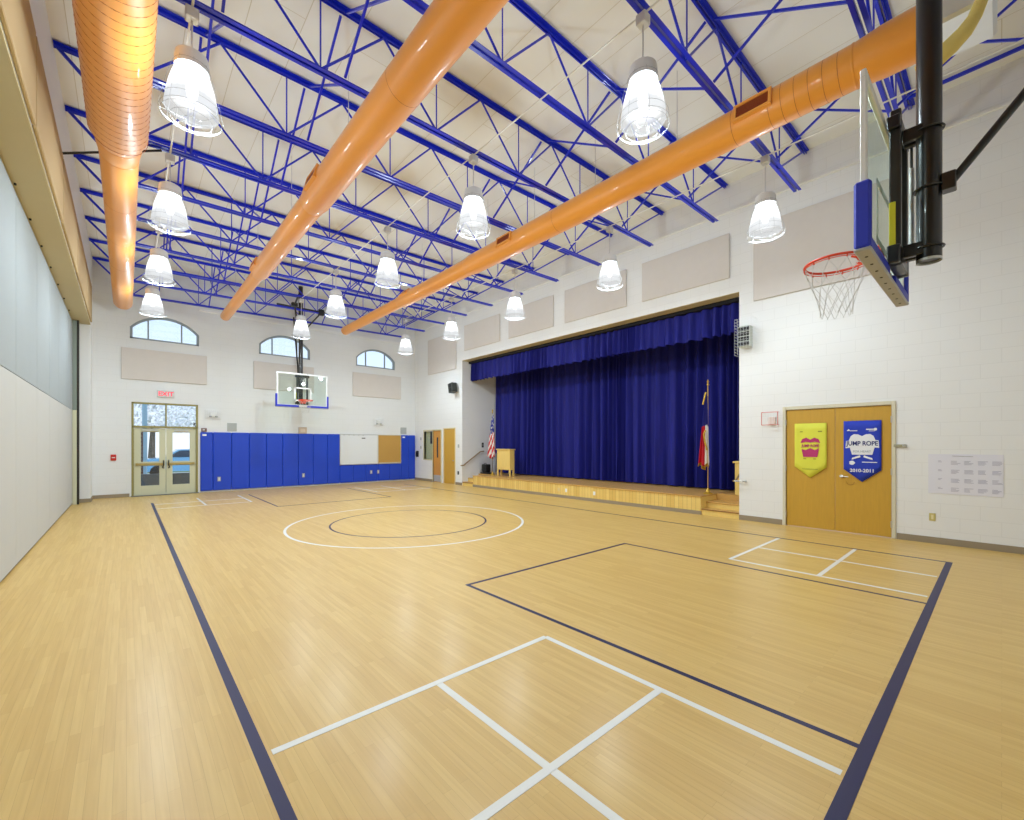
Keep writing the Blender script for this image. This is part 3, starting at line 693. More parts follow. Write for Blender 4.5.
# exit sign
t = thing('exit_sign', 'glowing red EXIT sign above the glass entrance doors', 'sign', (0.99, WY - 0.02, 3.38))
MB().bbox((0.76, WY - 0.05, 3.26), (1.22, WY, 3.50), 0.01).build('sign_box', mat('sign_box', (206, 208, 206), 0.4), t)
text('lettering', 'EXIT', 0.2, EXITR, t, (0.99, WY - 0.052, 3.375), ROT_B, bold=True)
t = thing('fire_alarm_pull', 'small red fire alarm pull station left of the entrance doors', 'fire alarm', (-0.31, WY, 1.28))
MB().bbox((-0.375, WY - 0.045, 1.18), (-0.245, WY, 1.37), 0.008).build('body', RED, t)
MB().bbox((-0.35, WY - 0.06, 1.26), (-0.27, WY - 0.045, 1.285), 0.004).build('pull_handle', WHITE, t)
def caged_box(name, label, cat, X, Z, m, w_=0.42, h_=0.3):
    t = thing(name, label, cat, (X, WY, Z))
    MB().bbox((X - 0.09, WY - 0.06, Z - 0.08), (X + 0.09, WY, Z + 0.08), 0.01).build('body', m, t)
    b = MB()
    for k in range(8): b.tube((X - w_ / 2 + w_ * k / 7, WY - 0.11, Z - h_ / 2), (X - w_ / 2 + w_ * k / 7, WY - 0.11, Z + h_ / 2), 0.004, 4)
    for k in range(5): b.tube((X - w_ / 2, WY - 0.11, Z - h_ / 2 + h_ * k / 4), (X + w_ / 2, WY - 0.11, Z - h_ / 2 + h_ * k / 4), 0.004, 4)
    for sx in (-1, 1):
        for sz in (-1, 1): b.tube((X + sx * w_ / 2, WY - 0.11, Z + sz * h_ / 2), (X + sx * w_ / 2, WY, Z + sz * h_ / 2), 0.005, 4)
    b.build('wire_cage', WIREW, t); return t
LGREY = mat('light_grey', (178, 182, 180), 0.5)
def twin_lamp(X, Z, label):
    t = caged_box('emergency_light', label, 'emergency light', X, Z, WHITE)
    for s in (-1, 1): MB().lathe([(0.01, 0), (0.04, 0.01), (0.045, 0.05), (0.02, 0.055)], (X + s * 0.09, WY - 0.09, Z - 0.12), n=12, cap=True).build('lamp_head', LGREY, t, smooth=True)
twin_lamp(2.31, 2.77, 'caged twin emergency light right of the entrance doors')
twin_lamp(8.48, 2.7, 'caged twin emergency light above the whiteboard')
for X, Z, lab in ((2.88, 2.32, 'square grey speaker grille above the pads near the entrance'), (9.73, 2.33, 'square grey speaker grille above the pads near the corner')):
    b = MB(); b.bbox((X - 0.15, WY - 0.02, Z - 0.15), (X + 0.15, WY, Z + 0.15), 0.006)
    for k in range(6): b.box((X - 0.12, WY - 0.026, Z - 0.12 + 0.045 * k), (X + 0.12, WY - 0.02, Z - 0.10 + 0.045 * k))
    tag(b.build('speaker_grille', LGREY), lab, 'speaker')
t = thing('hoop_control_box', 'small tan control box on the wall below the far backboard', 'control box', (5.29, WY, 2.27))
MB().bbox((5.14, WY - 0.06, 2.12), (5.44, WY, 2.38), 0.01).build('box', mat('tan_box', (196, 178, 158), 0.5), t)
MB().bbox((5.2, WY - 0.066, 2.18), (5.38, WY - 0.06, 2.32), 0.003).build('box_door', mat('tan_door', (214, 200, 184), 0.5), t)
t = thing('card_reader', 'small dark key switch on top of the first blue pad', 'switch', (2.01, WY - 0.03, 2.2))
MB().bbox((1.96, WY - 0.05, 2.14), (2.12, WY, 2.26), 0.006).build('plate', mat('brownbox', (120, 84, 74), 0.5), t)
MB().bbox((2.0, WY - 0.06, 2.17), (2.06, WY - 0.05, 2.23), 0.003).build('switch_knob', CHROME, t)

# wall pads
px = [1.93] + [2.30] + [2.86 + 0.5655 * k for k in range(7)] + [6.76, 7.33, 7.89, 8.45, 9.01, 9.59, 9.96, 10.32]
for i in range(len(px) - 1):
    x0, x1 = px[i], px[i + 1]; zt = 2.12
    if 6.7 < x0 < 9.55: zt = 0.80
    o = MB().bbox((x0 + 0.003, WY - 0.055, 0.05), (x1 - 0.003, WY, zt), 0.018).build('wall_pad', PADM)
    tag(o, 'blue vinyl wall pad, %s from the glass doors%s' % ((['first'] + words[1:])[i], ', short, under the boards' if zt < 1 else ''), 'wall pad', 'blue pads on the far wall')
# whiteboard and corkboard
t = thing('whiteboard', 'long white marker board set into the blue wall pads', 'whiteboard', (7.6, WY - 0.05, 0.82))
MB().bbox((6.765, WY - 0.06, 0.83), (8.44, WY - 0.001, 2.115), 0.004).build('board', BOARD, t)
b = MB()
for a, c, z0, z1 in ((6.75, 8.45, 2.1, 2.13), (6.75, 8.45, 0.815, 0.845), (6.75, 6.78, 0.815, 2.13), (8.43, 8.45, 0.815, 2.13)): b.bbox((a, WY - 0.07, z0), (c, WY - 0.05, z1), 0.004)
b.build('frame', ALU, t)
b = MB()
for k in range(5): b.bbox((6.9 + k * 0.21, WY - 0.075, 2.07), (6.96 + k * 0.21, WY - 0.06, 2.10), 0.003)
b.build('map_hooks', ALU, t); MB().bbox((7.7, WY - 0.068, 1.93), (7.86, WY - 0.061, 1.98), 0.002).build('magnet', mat('grey_ink', (120, 120, 120), 0.6), t)
t = thing('cork_board', 'tan cork bulletin board beside the whiteboard', 'bulletin board', (9.0, WY - 0.05, 0.82))
MB().bbox((8.47, WY - 0.06, 0.86), (9.56, WY - 0.001, 2.10), 0.004).build('cork', CORK, t)
b = MB()
for a, c, z0, z1 in ((8.455, 9.58, 2.09, 2.12), (8.455, 9.58, 0.815, 0.87), (8.455, 8.475, 0.815, 2.12), (9.56, 9.58, 0.815, 2.12)): b.bbox((a, WY - 0.068, z0), (c, WY - 0.05, z1), 0.004)
b.build('frame', mat('tan_frame', (206, 196, 170), 0.5), t)
for x, lab, z in ((2.48, 'steel outlet plate low on the pads nearest the entrance', 0.45), (5.31, 'steel outlet plate low on the pads under the far hoop', 0.45), (8.13, 'left one of two outlet plates under the whiteboard', 0.46), (8.46, 'right one of two outlet plates under the whiteboard', 0.46)):
    t = thing('outlet', lab, 'outlet', (x, WY - 0.056, z)); MB().bbox((x - 0.05, WY - 0.064, z - 0.08), (x + 0.05, WY - 0.054, z + 0.08), 0.004).build('plate', CHROME, t)
    MB().bbox((x - 0.02, WY - 0.067, z - 0.05), (x + 0.02, WY - 0.063, z + 0.05), 0.002).build('socket', WHITE, t)
for x, lab in ((2.05, 'small white sticker at the top of the first pad'), (9.72, 'small white sticker at the top of the last wide pad')):
    tag(MB().bbox((x - 0.06, WY - 0.058, 1.99), (x + 0.06, WY - 0.0545, 2.05), 0.001).build('sticker', WHITE), lab, 'sticker')

# acoustic panels
def apan(kind, a0, a1, z0, z1, lab, group):
    b = MB()
    if kind == 'B': b.bbox((a0, WY - 0.049, z0), (a1, WY - 0.004, z1), 0.008)
    else: b.bbox((WX - 0.049, a0, z0), (WX - 0.004, a1, z1), 0.008)
    tag(b.build('acoustic_panel', TAN), lab, 'acoustic panel', group)
apan('B', -0.13, 2.12, 3.79, 4.80, 'beige acoustic panel under the left arched window', 'panels on the window wall')
apan('B', 3.57, 5.72, 3.79, 4.82, 'beige acoustic panel behind the far basketball backboard', 'panels on the window wall')
apan('B', 7.32, 9.58, 3.79, 4.82, 'beige acoustic panel under the right arched window', 'panels on the window wall')
apan('R', 4.13, 6.38, 5.50, 6.52, 'beige acoustic panel above the stage opening, nearest the camera', 'panels on the stage wall')
apan('R', 6.87, 9.12, 5.50, 6.52, 'beige acoustic panel above the stage opening, second from the camera', 'panels on the stage wall')
apan('R', 9.61, 11.8, 5.50, 6.52, 'beige acoustic panel above the stage opening, third from the camera', 'panels on the stage wall')
apan('R', 12.3, 14.55, 5.50, 6.52, 'beige acoustic panel above the stage opening, farthest', 'panels on the stage wall')
apan('R', 15.15, 17.4, 4.85, 6.42, 'tall beige acoustic panel between stage and far corner', 'panels on the stage wall')
apan('R', 1.25, 3.62, 4.84, 6.50, 'tall beige acoustic panel behind the near rim', 'panels on the stage wall')

# ------------------------------------------------------------------ right wall: oak double doors
fr = MB()
for y0, y1, z0, z1 in ((D2[0] - 0.06, D2[0], 0, D2[2] + 0.07), (D2[1], D2[1] + 0.06, 0, D2[2] + 0.07), (D2[0], D2[1], D2[2], D2[2] + 0.07)): fr.bbox((WX - 0.02, y0, z0), (WX + 0.12, y1, z1), 0.006)
FRM = mat('frame_beige', (214, 208, 184), 0.5)
d2 = fr.build('door_2', FRM, kind='structure')
ym = (D2[0] + D2[1]) / 2
for y0, y1 in ((D2[0] + 0.005, ym - 0.003), (ym + 0.003, D2[1] - 0.005)):
    lf = MB().bbox((WX + 0.01, y0, 0.01), (WX + 0.055, y1, D2[2] - 0.005), 0.003).build('door_leaf', WOODD, d2, rel=False)
    hy = D2[0] if y0 < ym - 0.1 else D2[1]
    for z in (0.25, 1.2, 2.15): MB().bbox((WX - 0.025, hy - 0.012, z - 0.06), (WX + 0.01, hy + 0.012, z + 0.06), 0.003).build('hinge', CHROME, lf, rel=False)
    if y0 < ym - 0.1:
        hb = MB(); hb.lathe([(0.03, 0), (0.03, 0.02)], (WX - 0.01, 0, 0), 'X', 14, cap=True)
        hb.v = [(x, y + ym - 0.10, z + 1.08) for x, y, z in hb.v]
        hb.tube((WX - 0.01, ym - 0.10, 1.08), (WX - 0.05, ym - 0.10, 1.08), 0.01); hb.tube((WX - 0.05, ym - 0.09, 1.08), (WX - 0.05, ym - 0.22, 1.075), 0.011)
        hb.build('door_handle', CHROME, lf, smooth=True, rel=False)
        MB().path([(WX + 0.006, ym - 0.24 + 0.06 * cos(a), 0.98 + 0.06 * sin(a)) for a in [pi * k / 10 + pi for k in range(11)]], 0.004, 4).build('scuff_mark', mat('scuff', (150, 104, 40), 0.6), lf, rel=False)
# banners
def banner(y0, y1, zt, zs, ztip, m, name, label):
    t = thing(name, label, 'banner', (WX, (y0 + y1) / 2, zt))
    n = 12; b = MB(); v = []; f = []
    for i in range(n + 1):
        y = y0 + (y1 - y0) * i / n; zb = ztip + (zs - ztip) * abs(2 * i / n - 1)
        for j in range(9):
            z = zt + (zb - zt) * j / 8; x = WX - 0.012 + 0.004 * sin(i * 1.3 + j) 
            v.append((x, y, z))
    for i in range(n):
        for j in range(8): f.append((i * 9 + j, (i + 1) * 9 + j, (i + 1) * 9 + j + 1, i * 9 + j + 1))
    b.add(v, f); o = b.build('cloth', m, t, smooth=True)
    sd = o.modifiers.new('s', 'SOLIDIFY'); sd.thickness = 0.003
    return t
tb1 = banner(1.46, 2.02, 2.14, 1.22, 0.99, BANB, 'blue_banner', 'blue pointed JUMP ROPE banner hung on the right door leaf')
XF = WX - 0.020
yc = 1.74
b = MB()
def heart(cy, cz, w_, h_, n=40):
    P = []
    for k in range(n):
        a = 2 * pi * k / n; P.append((cy - w_ * (sin(a) ** 3) * 0.5, cz + h_ * 0.5 * (13 * cos(a) - 5 * cos(2 * a) - 2 * cos(3 * a) - cos(4 * a)) / 14.5))
    return P
b.prism([(yc + 0.15, 1.50), (yc + 0.19, 1.66), (yc + 0.195, 1.78), (yc + 0.17, 1.85), (yc + 0.12, 1.89), (yc + 0.06, 1.885), (yc, 1.85), (yc - 0.06, 1.885), (yc - 0.12, 1.89), (yc - 0.17, 1.85), (yc - 0.195, 1.78), (yc - 0.19, 1.66), (yc - 0.15, 1.50)], lambda a, c, d: (d, a, c), XF, XF - 0.002)
b.prism([(yc + 0.25, 1.62), (yc + 0.24, 1.76), (yc, 1.79), (yc - 0.24, 1.77), (yc - 0.25, 1.63), (yc, 1.66)], lambda a, c, d: (d, a, c), XF, XF - 0.0025)
for s in (-1, 1): b.prism([(yc + s * 0.03, 1.49), (yc + s * 0.15, 1.44), (yc + s * 0.155, 1.405), (yc + s * 0.02, 1.455)], lambda a, c, d: (d, a, c), XF, XF - 0.002)
b.prism([(yc + 0.235, 1.95), (yc + 0.20, 1.99), (yc + 0.175, 1.95)], lambda a, c, d: (d, a, c), XF, XF - 0.002)
b.box((XF, yc + 0.07, 1.945), (XF - 0.002, yc + 0.18, 1.96)); b.box((XF, yc - 0.06, 1.965), (XF - 0.002, yc - 0.17, 1.985)); b.box((XF, yc - 0.10, 1.94), (XF - 0.002, yc - 0.19, 1.95))
b.prism([(yc - 0.195 + 0.025 * cos(2 * pi * k / 12), 1.975 + 0.025 * sin(2 * pi * k / 12)) for k in range(12)], lambda a, c, d: (d, a, c), XF, XF - 0.002)
b.prism([(yc + 0.15 + 0.05 * cos(2 * pi * k / 10) * (1 if k % 2 else 0.8), 1.345 + 0.04 * sin(2 * pi * k / 10)) for k in range(10)], lambda a, c, d: (d, a, c), XF, XF - 0.002)
b.box((XF, yc + 0.0, 1.355), (XF - 0.002, yc - 0.22, 1.37))
b.build('printed_logo', mat('print_white', (232, 234, 238), 0.7), tb1)
PRB = mat('print_navy', (34, 44, 110), 0.7)
text('lettering', 'JUMP ROPE', 0.115, PRB, tb1, (XF - 0.003, yc, 1.71), ROT_R, bold=True, sx=0.82)
text('lettering', 'FOR HEART', 0.05, mat('print_grey', (170, 176, 186), 0.7), tb1, (XF - 0.003, yc, 1.56), ROT_R, bold=True)
text('year_lettering', '2010-2011', 0.085, mat('print_white', (232, 234, 238), 0.7), tb1, (XF - 0.001, yc, 1.20), ROT_R, bold=True)
tb2 = banner(2.29, 2.84, 2.12, 1.24, 1.02, BANY, 'yellow_banner', 'yellow pointed banner with magenta print on the left door leaf')
yc = 2.565
b = MB()
b.prism([(yc + 0.17, 1.72), (yc + 0.14, 1.80), (yc + 0.07, 1.83), (yc, 1.79), (yc - 0.07, 1.83), (yc - 0.14, 1.80), (yc - 0.17, 1.72), (yc - 0.08, 1.745), (yc, 1.73), (yc + 0.08, 1.745)], lambda a, c, d: (d, a, c), XF, XF - 0.002)
b.prism([(yc + 0.15, 1.60), (yc + 0.08, 1.58), (yc, 1.62), (yc - 0.08, 1.58), (yc - 0.15, 1.62), (yc - 0.13, 1.49), (yc - 0.12, 1.44), (yc + 0.12, 1.44), (yc + 0.13, 1.49)], lambda a, c, d: (d, a, c), XF, XF - 0.002)
b.build('printed_logo', MAG, tb2)
text('lettering', 'JUMP ROPE', 0.075, MAG, tb2, (XF - 0.001, yc, 1.665), ROT_R, bold=True, sx=0.8)
b = MB(); b.box((XF, yc + 0.18, 1.945), (XF - 0.002, yc + 0.13, 1.96)); b.box((XF, yc - 0.13, 1.94), (XF - 0.002, yc - 0.20, 1.965)); b.box((XF, yc + 0.12, 1.395), (XF - 0.002, yc + 0.07, 1.41)); b.box((XF, yc - 0.05, 1.395), (XF - 0.002, yc - 0.10, 1.41))
b.box((XF, yc + 0.14, 1.19), (XF - 0.002, yc - 0.13, 1.20))
b.build('small_print', mat('print_olive', (150, 150, 50), 0.7), tb2)

# chart poster
t = thing('chart_poster', 'wide white paper chart taped to the wall right of the oak doors', 'poster', (WX, 0.42, 1.2))
MB().box((WX - 0.006, -0.02, 0.86), (WX - 0.001, 0.84, 1.53)).build('paper', PAPER, t)
b = MB(); random.seed(3)
for c in range(5):
    for r in range(4):
        y = 0.72 - c * 0.155; z = 1.42 - r * 0.15
        for k in range(4 if c else 2):
            b.box((WX - 0.0075, y, z - k * 0.018), (WX - 0.006, y - (0.06 if c == 0 else 0.11) * random.uniform(0.5, 1), z - k * 0.018 - 0.009))
b.build('chart_text', mat('chart_ink', (182, 182, 198), 0.7), t)
b = MB(); b.tube((WX - 0.012, 0.55, 1.50), (WX - 0.012, 0.31, 1.495), 0.003, 5); b.build('top_cord', mat('cord', (150, 150, 150), 0.7), t)
t = thing('outlet', 'brass coloured outlet plate below the white chart', 'outlet', (WX, 0.79, 0.45))
MB().bbox((WX - 0.01, 0.75, 0.385), (WX, 0.83, 0.515), 0.004).build('plate', mat('brass_plate', (206, 192, 120), 0.4, metal=0.3), t); MB().bbox((WX - 0.013, 0.775, 0.41), (WX - 0.009, 0.805, 0.49), 0.002).build('socket', mat('ivory', (230, 220, 170), 0.5), t)
t = thing('door_holder', 'small metal magnetic door holder right of the oak doors', 'door holder', (WX, 1.2, 1.67))
MB().bbox((WX - 0.03, 1.12, 1.645), (WX, 1.29, 1.695), 0.006).build('plate', mat('holder', (170, 166, 140), 0.4, metal=0.4), t)
MB().bbox((WX - 0.045, 1.12, 1.65), (WX - 0.03, 1.17, 1.69), 0.004).build('catch', CHROME, t)
# fire strobe in red framed cage
t = thing('fire_strobe', 'white fire horn strobe in a red wire frame left of the oak doors', 'fire alarm', (WX, 3.28, 2.24))
b = MB(); y0, y1, z0, z1 = 3.13, 3.44, 2.11, 2.38
for a, c in (((y0, z0), (y1, z0)), ((y1, z0), (y1, z1)), ((y1, z1), (y0, z1)), ((y0, z1), (y0, z0))): b.tube((WX - 0.09, a[0], a[1]), (WX - 0.09, c[0], c[1]), 0.007, 6)
for y in (y0, y1):
    for z in (z0, z1): b.tube((WX - 0.09, y, z), (WX, y, z), 0.006, 6)
b.build('red_frame', mat('red_wire', (214, 120, 116), 0.5), t)
MB().bbox((WX - 0.05, 3.19, 2.12), (WX, 3.32, 2.28), 0.01).build('horn', mat('pinkish', (226, 206, 198), 0.5), t)
b = MB()
for k in range(5): b.tube((WX - 0.088, y0 + (y1 - y0) * (k + 1) / 6, z0), (WX - 0.088, y0 + (y1 - y0) * (k + 1) / 6, z1), 0.0025, 4)
b.build('guard_wire', WIREW, t)
# caged speakers
t = thing('wall_speaker', 'black slotted loudspeaker behind a wire cage right of the stage', 'speaker', (WX, 3.79, 4.07))
b = MB(); b.bbox((WX - 0.2, 3.64, 3.84), (WX - 0.01, 3.88, 4.30), 0.01); b.build('cabinet', mat('spk_grey', (190, 196, 186), 0.5), t)
b = MB()
for k in range(4): b.bbox((WX - 0.215, 3.65, 3.86 + k * 0.108), (WX - 0.2, 3.87, 3.95 + k * 0.108), 0.004)
b.build('speaker_slot', BLACKP, t)
b = MB(); y0, y1, z0, z1 = 3.56, 3.925, 3.66, 4.45
for k in range(7): b.tube((WX - 0.27, y0 + (y1 - y0) * k / 6, z0), (WX - 0.27, y0 + (y1 - y0) * k / 6, z1), 0.0018, 4)
for k in range(13): b.tube((WX - 0.27, y0, z0 + (z1 - z0) * k / 12), (WX - 0.27, y1, z0 + (z1 - z0) * k / 12), 0.0018, 4)
for y in (y0, y1):
    for k in range(13): b.tube((WX - 0.27, y, z0 + (z1 - z0) * k / 12), (WX, y, z0 + (z1 - z0) * k / 12), 0.002, 4)
b.build('wire_cage', WIREW, t)
t = thing('wall_speaker', 'black tilted loudspeaker on the white pier left of the stage', 'speaker', (WX, 15.3, 4.05))
b = MB(); b.prism([(15.34, 4.20), (15.03, 4.25), (14.97, 3.87), (15.26, 3.82)], lambda a, c, d: (d, a, c), WX - 0.32, WX - 0.08); b.build('cabinet', mat('spk_dark', (62, 66, 62), 0.5), t)
MB().tube((WX - 0.1, 15.15, 4.05), (WX, 15.15, 4.05), 0.03, 8).build('wall_mount', BLACKP, t)
b = MB()
for k in range(2): b.lathe([(0.085, WX - 0.33), (0.085, WX - 0.315)], (0, 15.17 - 0.03 * k, 4.13 - 0.18 * k), 'X', 16, cap=True)
b.build('speaker_cone', BLACKP, t)

# far corner openings
fr = MB()
for y0, y1, z0, z1 in ((D3[0] - 0.05, D3[0], 0, D3[2] + 0.05), (D3[1], SG[0], 0, D3[2] + 0.05), (D3[0], SG[1] + 0.04, D3[2], D3[2] + 0.05), (SG[1], SG[1] + 0.05, SG[2] - 0.05, D3[2] + 0.05), (SG[0], SG[1], SG[2] - 0.05, SG[2])):
    fr.bbox((WX - 0.02, y0, z0), (WX + 0.12, y1, z1), 0.006)
d3 = fr.build('door_3', mat('sage_frame', (206, 200, 160), 0.5), kind='structure')
lf = MB().bbox((WX + 0.02, D3[0] + 0.005, 0.01), (WX + 0.06, D3[1] - 0.005, D3[2] - 0.005), 0.003).build('door_leaf', mat('oak_orange', (204, 146, 66), 0.4, var=0.08, stretch=(6, 6, 0.5)), d3, rel=False)
MB().box((WX + 0.012, 16.62, 1.1), (WX + 0.03, 16.72, 2.0)).build('vision_pane', TINT, lf, rel=False)
MB().box((WX + 0.015, D3[0] + 0.03, 0.03), (WX + 0.025, D3[1] - 0.03, 0.32)).build('kick_plate', ALU, lf, rel=False)
MB().box((WX + 0.05, SG[0], SG[2]), (WX + 0.06, SG[1], SG[3])).build('sidelight_pane', GLASSW, d3, rel=False)
MB().box((WX + 0.10, SG[0], SG[2]), (WX + 0.115, SG[1], SG[3])).build('sidelight_back', mat('dim_sage', (196, 194, 150), 0.6), d3, rel=False)
MB().box((WX + 0.075, SG[0] + 0.12, 1.72), (WX + 0.095, SG[0] + 0.34, SG[3])).build('dark_strip', mat('dim_dark', (40, 40, 32), 0.6), d3, rel=False)
fr = MB()
for y0, y1, z0, z1 in ((D4[0] - 0.05, D4[0], 0, D4[2] + 0.05), (D4[1], D4[1] + 0.05, 0, D4[2] + 0.05), (D4[0], D4[1], D4[2], D4[2] + 0.05)): fr.bbox((WX - 0.02, y0, z0), (WX + 0.12, y1, z1), 0.006)
d4 = fr.build('door_4', mat('oak_trim', (222, 206, 160), 0.5), kind='structure')
lf = MB().bbox((WX - 0.005, D4[0] + 0.005, 0.01), (WX + 0.04, D4[1] - 0.005, D4[2] - 0.005), 0.003).build('door_leaf', WOODD, d4, rel=False)
MB().lathe([(0.02, WX - 0.06), (0.03, WX - 0.05), (0.01, WX - 0.005)], (0, D4[0] + 0.08, 1.0), 'X', 12, cap=True).build('door_knob', CHROME, lf, smooth=True, rel=False)
t = thing('wall_phone', 'black wall telephone near the far corner', 'telephone', (WX, 18.37, 1.25))
MB().bbox((WX - 0.06, 18.3, 1.1), (WX, 18.44, 1.38), 0.012).build('body', BLACKP, t)
MB().path([(WX - 0.09, 18.36, 1.36), (WX - 0.11, 18.36, 1.3), (WX - 0.11, 18.36, 1.16), (WX - 0.09, 18.36, 1.11), (WX - 0.05, 18.36, 1.11)], 0.02, 8).build('handset', BLACKP, t, smooth=True)
for y, z, lab, m in ((18.09, 1.95, 'small grey thermostat above the phone in the far corner', LGREY), (18.09, 1.55, 'small grey switch plate beside the phone', LGREY), (15.0, 1.62, 'small light switch between oak door and stage', LGREY), (15.02, 0.5, 'dark outlet low on the pier beside the stage', BLACKP)):
    o = MB(); o.bbox((WX - 0.015, y - 0.05, z - 0.07), (WX, y + 0.05, z + 0.07), 0.004); o.bbox((WX - 0.022, y - 0.015, z - 0.025), (WX - 0.013, y + 0.015, z + 0.025), 0.003)
    tag(o.build('wall_plate', m), lab, 'wall plate')

# ------------------------------------------------------------------ stage
st = thing('stage', 'low wooden stage with light oak plank front and corner steps', 'stage', (WX, 9, 0))
STY0, STY1 = 4.80, 14.0
OAKF = brick_mat('oak_front', (238, 208, 124), (224, 186, 98), (158, 116, 56), 0.4, ('Y', 'Z'), 0.11, 2.0, 0.003, 0.3, 0.0, noise=0.2)
STF = brick_mat('stage_floor', (212, 168, 94), (202, 156, 84), (140, 100, 54), 0.35, ('Y', 'X'), 1.4, 0.08, 0.002, 0.1, noise=0.3)
MB().box((WX + 0.03, STY0 + 0.02, 0.0), (13.4, STY1 - 0.02, STZ - 0.03)).build('platform', VELVETD, st)
MB().box((WX, STY0, 0.09), (WX + 0.03, STY1, STZ - 0.03)).build('fascia', OAKF, st)
MB().box((WX - 0.012, STY0, 0.0), (WX + 0.03, STY1, 0.09)).build('kick_strip', BASE, st)
MB().box((WX + 0.03, STY0, 0.0), (WX + 0.85, STY0 + 0.02, STZ - 0.03)).build('end_board', WOODL, st)
MB().bbox((WX - 0.02, STY0 - 0.01, STZ - 0.03), (13.4, STY1 + 0.01, STZ), 0.006).build('deck', STF, st)
MB().box((WX + 0.85, STY1, 0), (13.4, SY1 - 0.001, STZ)).build('side_deck', STF, st)
MB().box((WX + 0.85, SY0 + 0.001, 0), (13.4, STY0, STZ)).build('side_deck', STF, st)
for (a, c) in ((SY0 + 0.001, STY0 - 0.001), (STY1 + 0.011, SY1 - 0.001)):
    for k, (x0, z1) in enumerate(((WX + 0.02, 0.15), (WX + 0.30, 0.30))):
        MB().box((x0, a, 0.0 if k == 0 else 0.15), (WX + 0.85, c, z1 - 0.03)).build('step_riser', WOODL, st)
        MB().bbox((x0 - 0.02, a, z1 - 0.03), (WX + 0.85, c, z1), 0.006).build('step_tread', STF, st)
b = MB(); b.bbox((WX - 0.006, 9.35, 0.19), (WX, 9.45, 0.3), 0.003); b.build('outlet_plate', mat('beige_plate', (224, 200, 140), 0.5), st)
for yy in (9.05, 7.95): MB().bbox((WX - 0.006, yy, 0.19), (WX, yy + 0.08, 0.3), 0.003).build('outlet_plate', WHITE, st)

# curtains
def curtain(X, y0, y1, z0, z1, per, amp, m, seed, rows=10, gather=0.0):
    random.seed(seed); v = []; f = []; ys = []; y = y0; xs = []; ph = 0.0
    phs = []
    while y < y1 + 1e-6:
        ys.append(y); phs.append(ph); st_ = 0.022; lp = per * (1.0 + 0.45 * sin(y * 1.7 + seed) + 0.25 * sin(y * 5.1)); ph += 2 * pi * st_ / lp; y += st_
    n = len(ys)
    for j in range(rows + 1):
        fz = j / rows; z = z1 + (z0 - z1) * fz
        for i in range(n):
            a = amp * (0.78 + 0.22 * sin(ys[i] * 1.9 + seed) ) * (0.6 + 0.4 * fz)
            s_ = sin(phs[i] + 0.25 * sin(fz * 3 + ys[i] * 2)); s_ = math.copysign(abs(s_) ** 0.75, s_)
            v.append((X - a * s_ - 0.35 * a * sin(2.3 * phs[i] + 1.0) * fz, ys[i], z + (0.012 * sin(phs[i]) if j == rows else 0)))
    for j in range(rows):
        for i in range(n - 1): f.append((j * n + i, j * n + i + 1, (j + 1) * n + i + 1, (j + 1) * n + i))
    return MB().add(v, f)
t = thing('stage_curtain', 'deep blue velvet curtain closed across the stage', 'curtain', (12.1, 9.3, STZ))
o = curtain(12.1, 3.95, 14.73, STZ + 0.03, 5.3, 0.34, 0.15, VELVET, 3).build('drape', VELVET, t, smooth=True)
MB().tube((12.1, 3.95, 5.32), (12.1, 14.73, 5.32), 0.03, 8).build('track', BLACK, t)
for yy in (5.0, 9.3, 13.6): MB().tube((12.1, yy, 5.32), (12.1, yy, 5.6), 0.015, 6).build('track_hanger', BLACK, t)
t = thing('stage_valance', 'short pleated blue velvet valance hung across the stage top', 'valance', (10.75, 9.3, 5.2))
curtain(10.78, 3.95, 14.73, 4.33, 5.10, 0.24, 0.085, VELVET, 5, rows=4).build('drape', VELVET, t, smooth=True)
MB().box((10.66, 3.94, 5.04), (10.90, 14.74, 5.5)).build('batten', VELVETD, t)

# handrails
def handrail(pts, y, label, br):
    t = thing('handrail', label, 'handrail', (pts[0][0], y, pts[0][1]))
    MB().path([(x, y, z) for x, z in pts], 0.022, 10).build('rail', mat('rail_wood', (150, 124, 84), 0.4), t, smooth=True)
    s = 1 if y > 9 else -1
    for x, z in br:
        MB().path([(x, y, z - 0.015), (x, y + s * 0.02, z - 0.07), (x, y + s * 0.075, z - 0.08)], 0.008, 6).build('rail_bracket', CHROME, t, smooth=True)
handrail([(10.22, 0.82), (10.36, 0.83), (11.22, 1.38), (11.42, 1.40)], SY1 - 0.075, 'sloping wooden handrail on the wall of the left stage steps', [(10.45, 0.885), (11.15, 1.335)])
handrail([(10.22, 0.87), (10.36, 0.88), (11.22, 1.38), (11.42, 1.40)], SY0 + 0.075, 'handrail end showing past the wall edge at the right stage steps', [(10.6, 1.02), (11.15, 1.335)])

MB().path([(10.24, SY0 + 0.075, 0.87), (10.235, SY0 + 0.05, 0.87), (10.235, SY0 - 0.12, 0.87), (10.26, SY0 - 0.14, 0.87), (10.335, SY0 - 0.14, 0.87)], 0.018, 8).build('rail_return', CHROME, bpy.data.objects['handrail.001'], smooth=True)
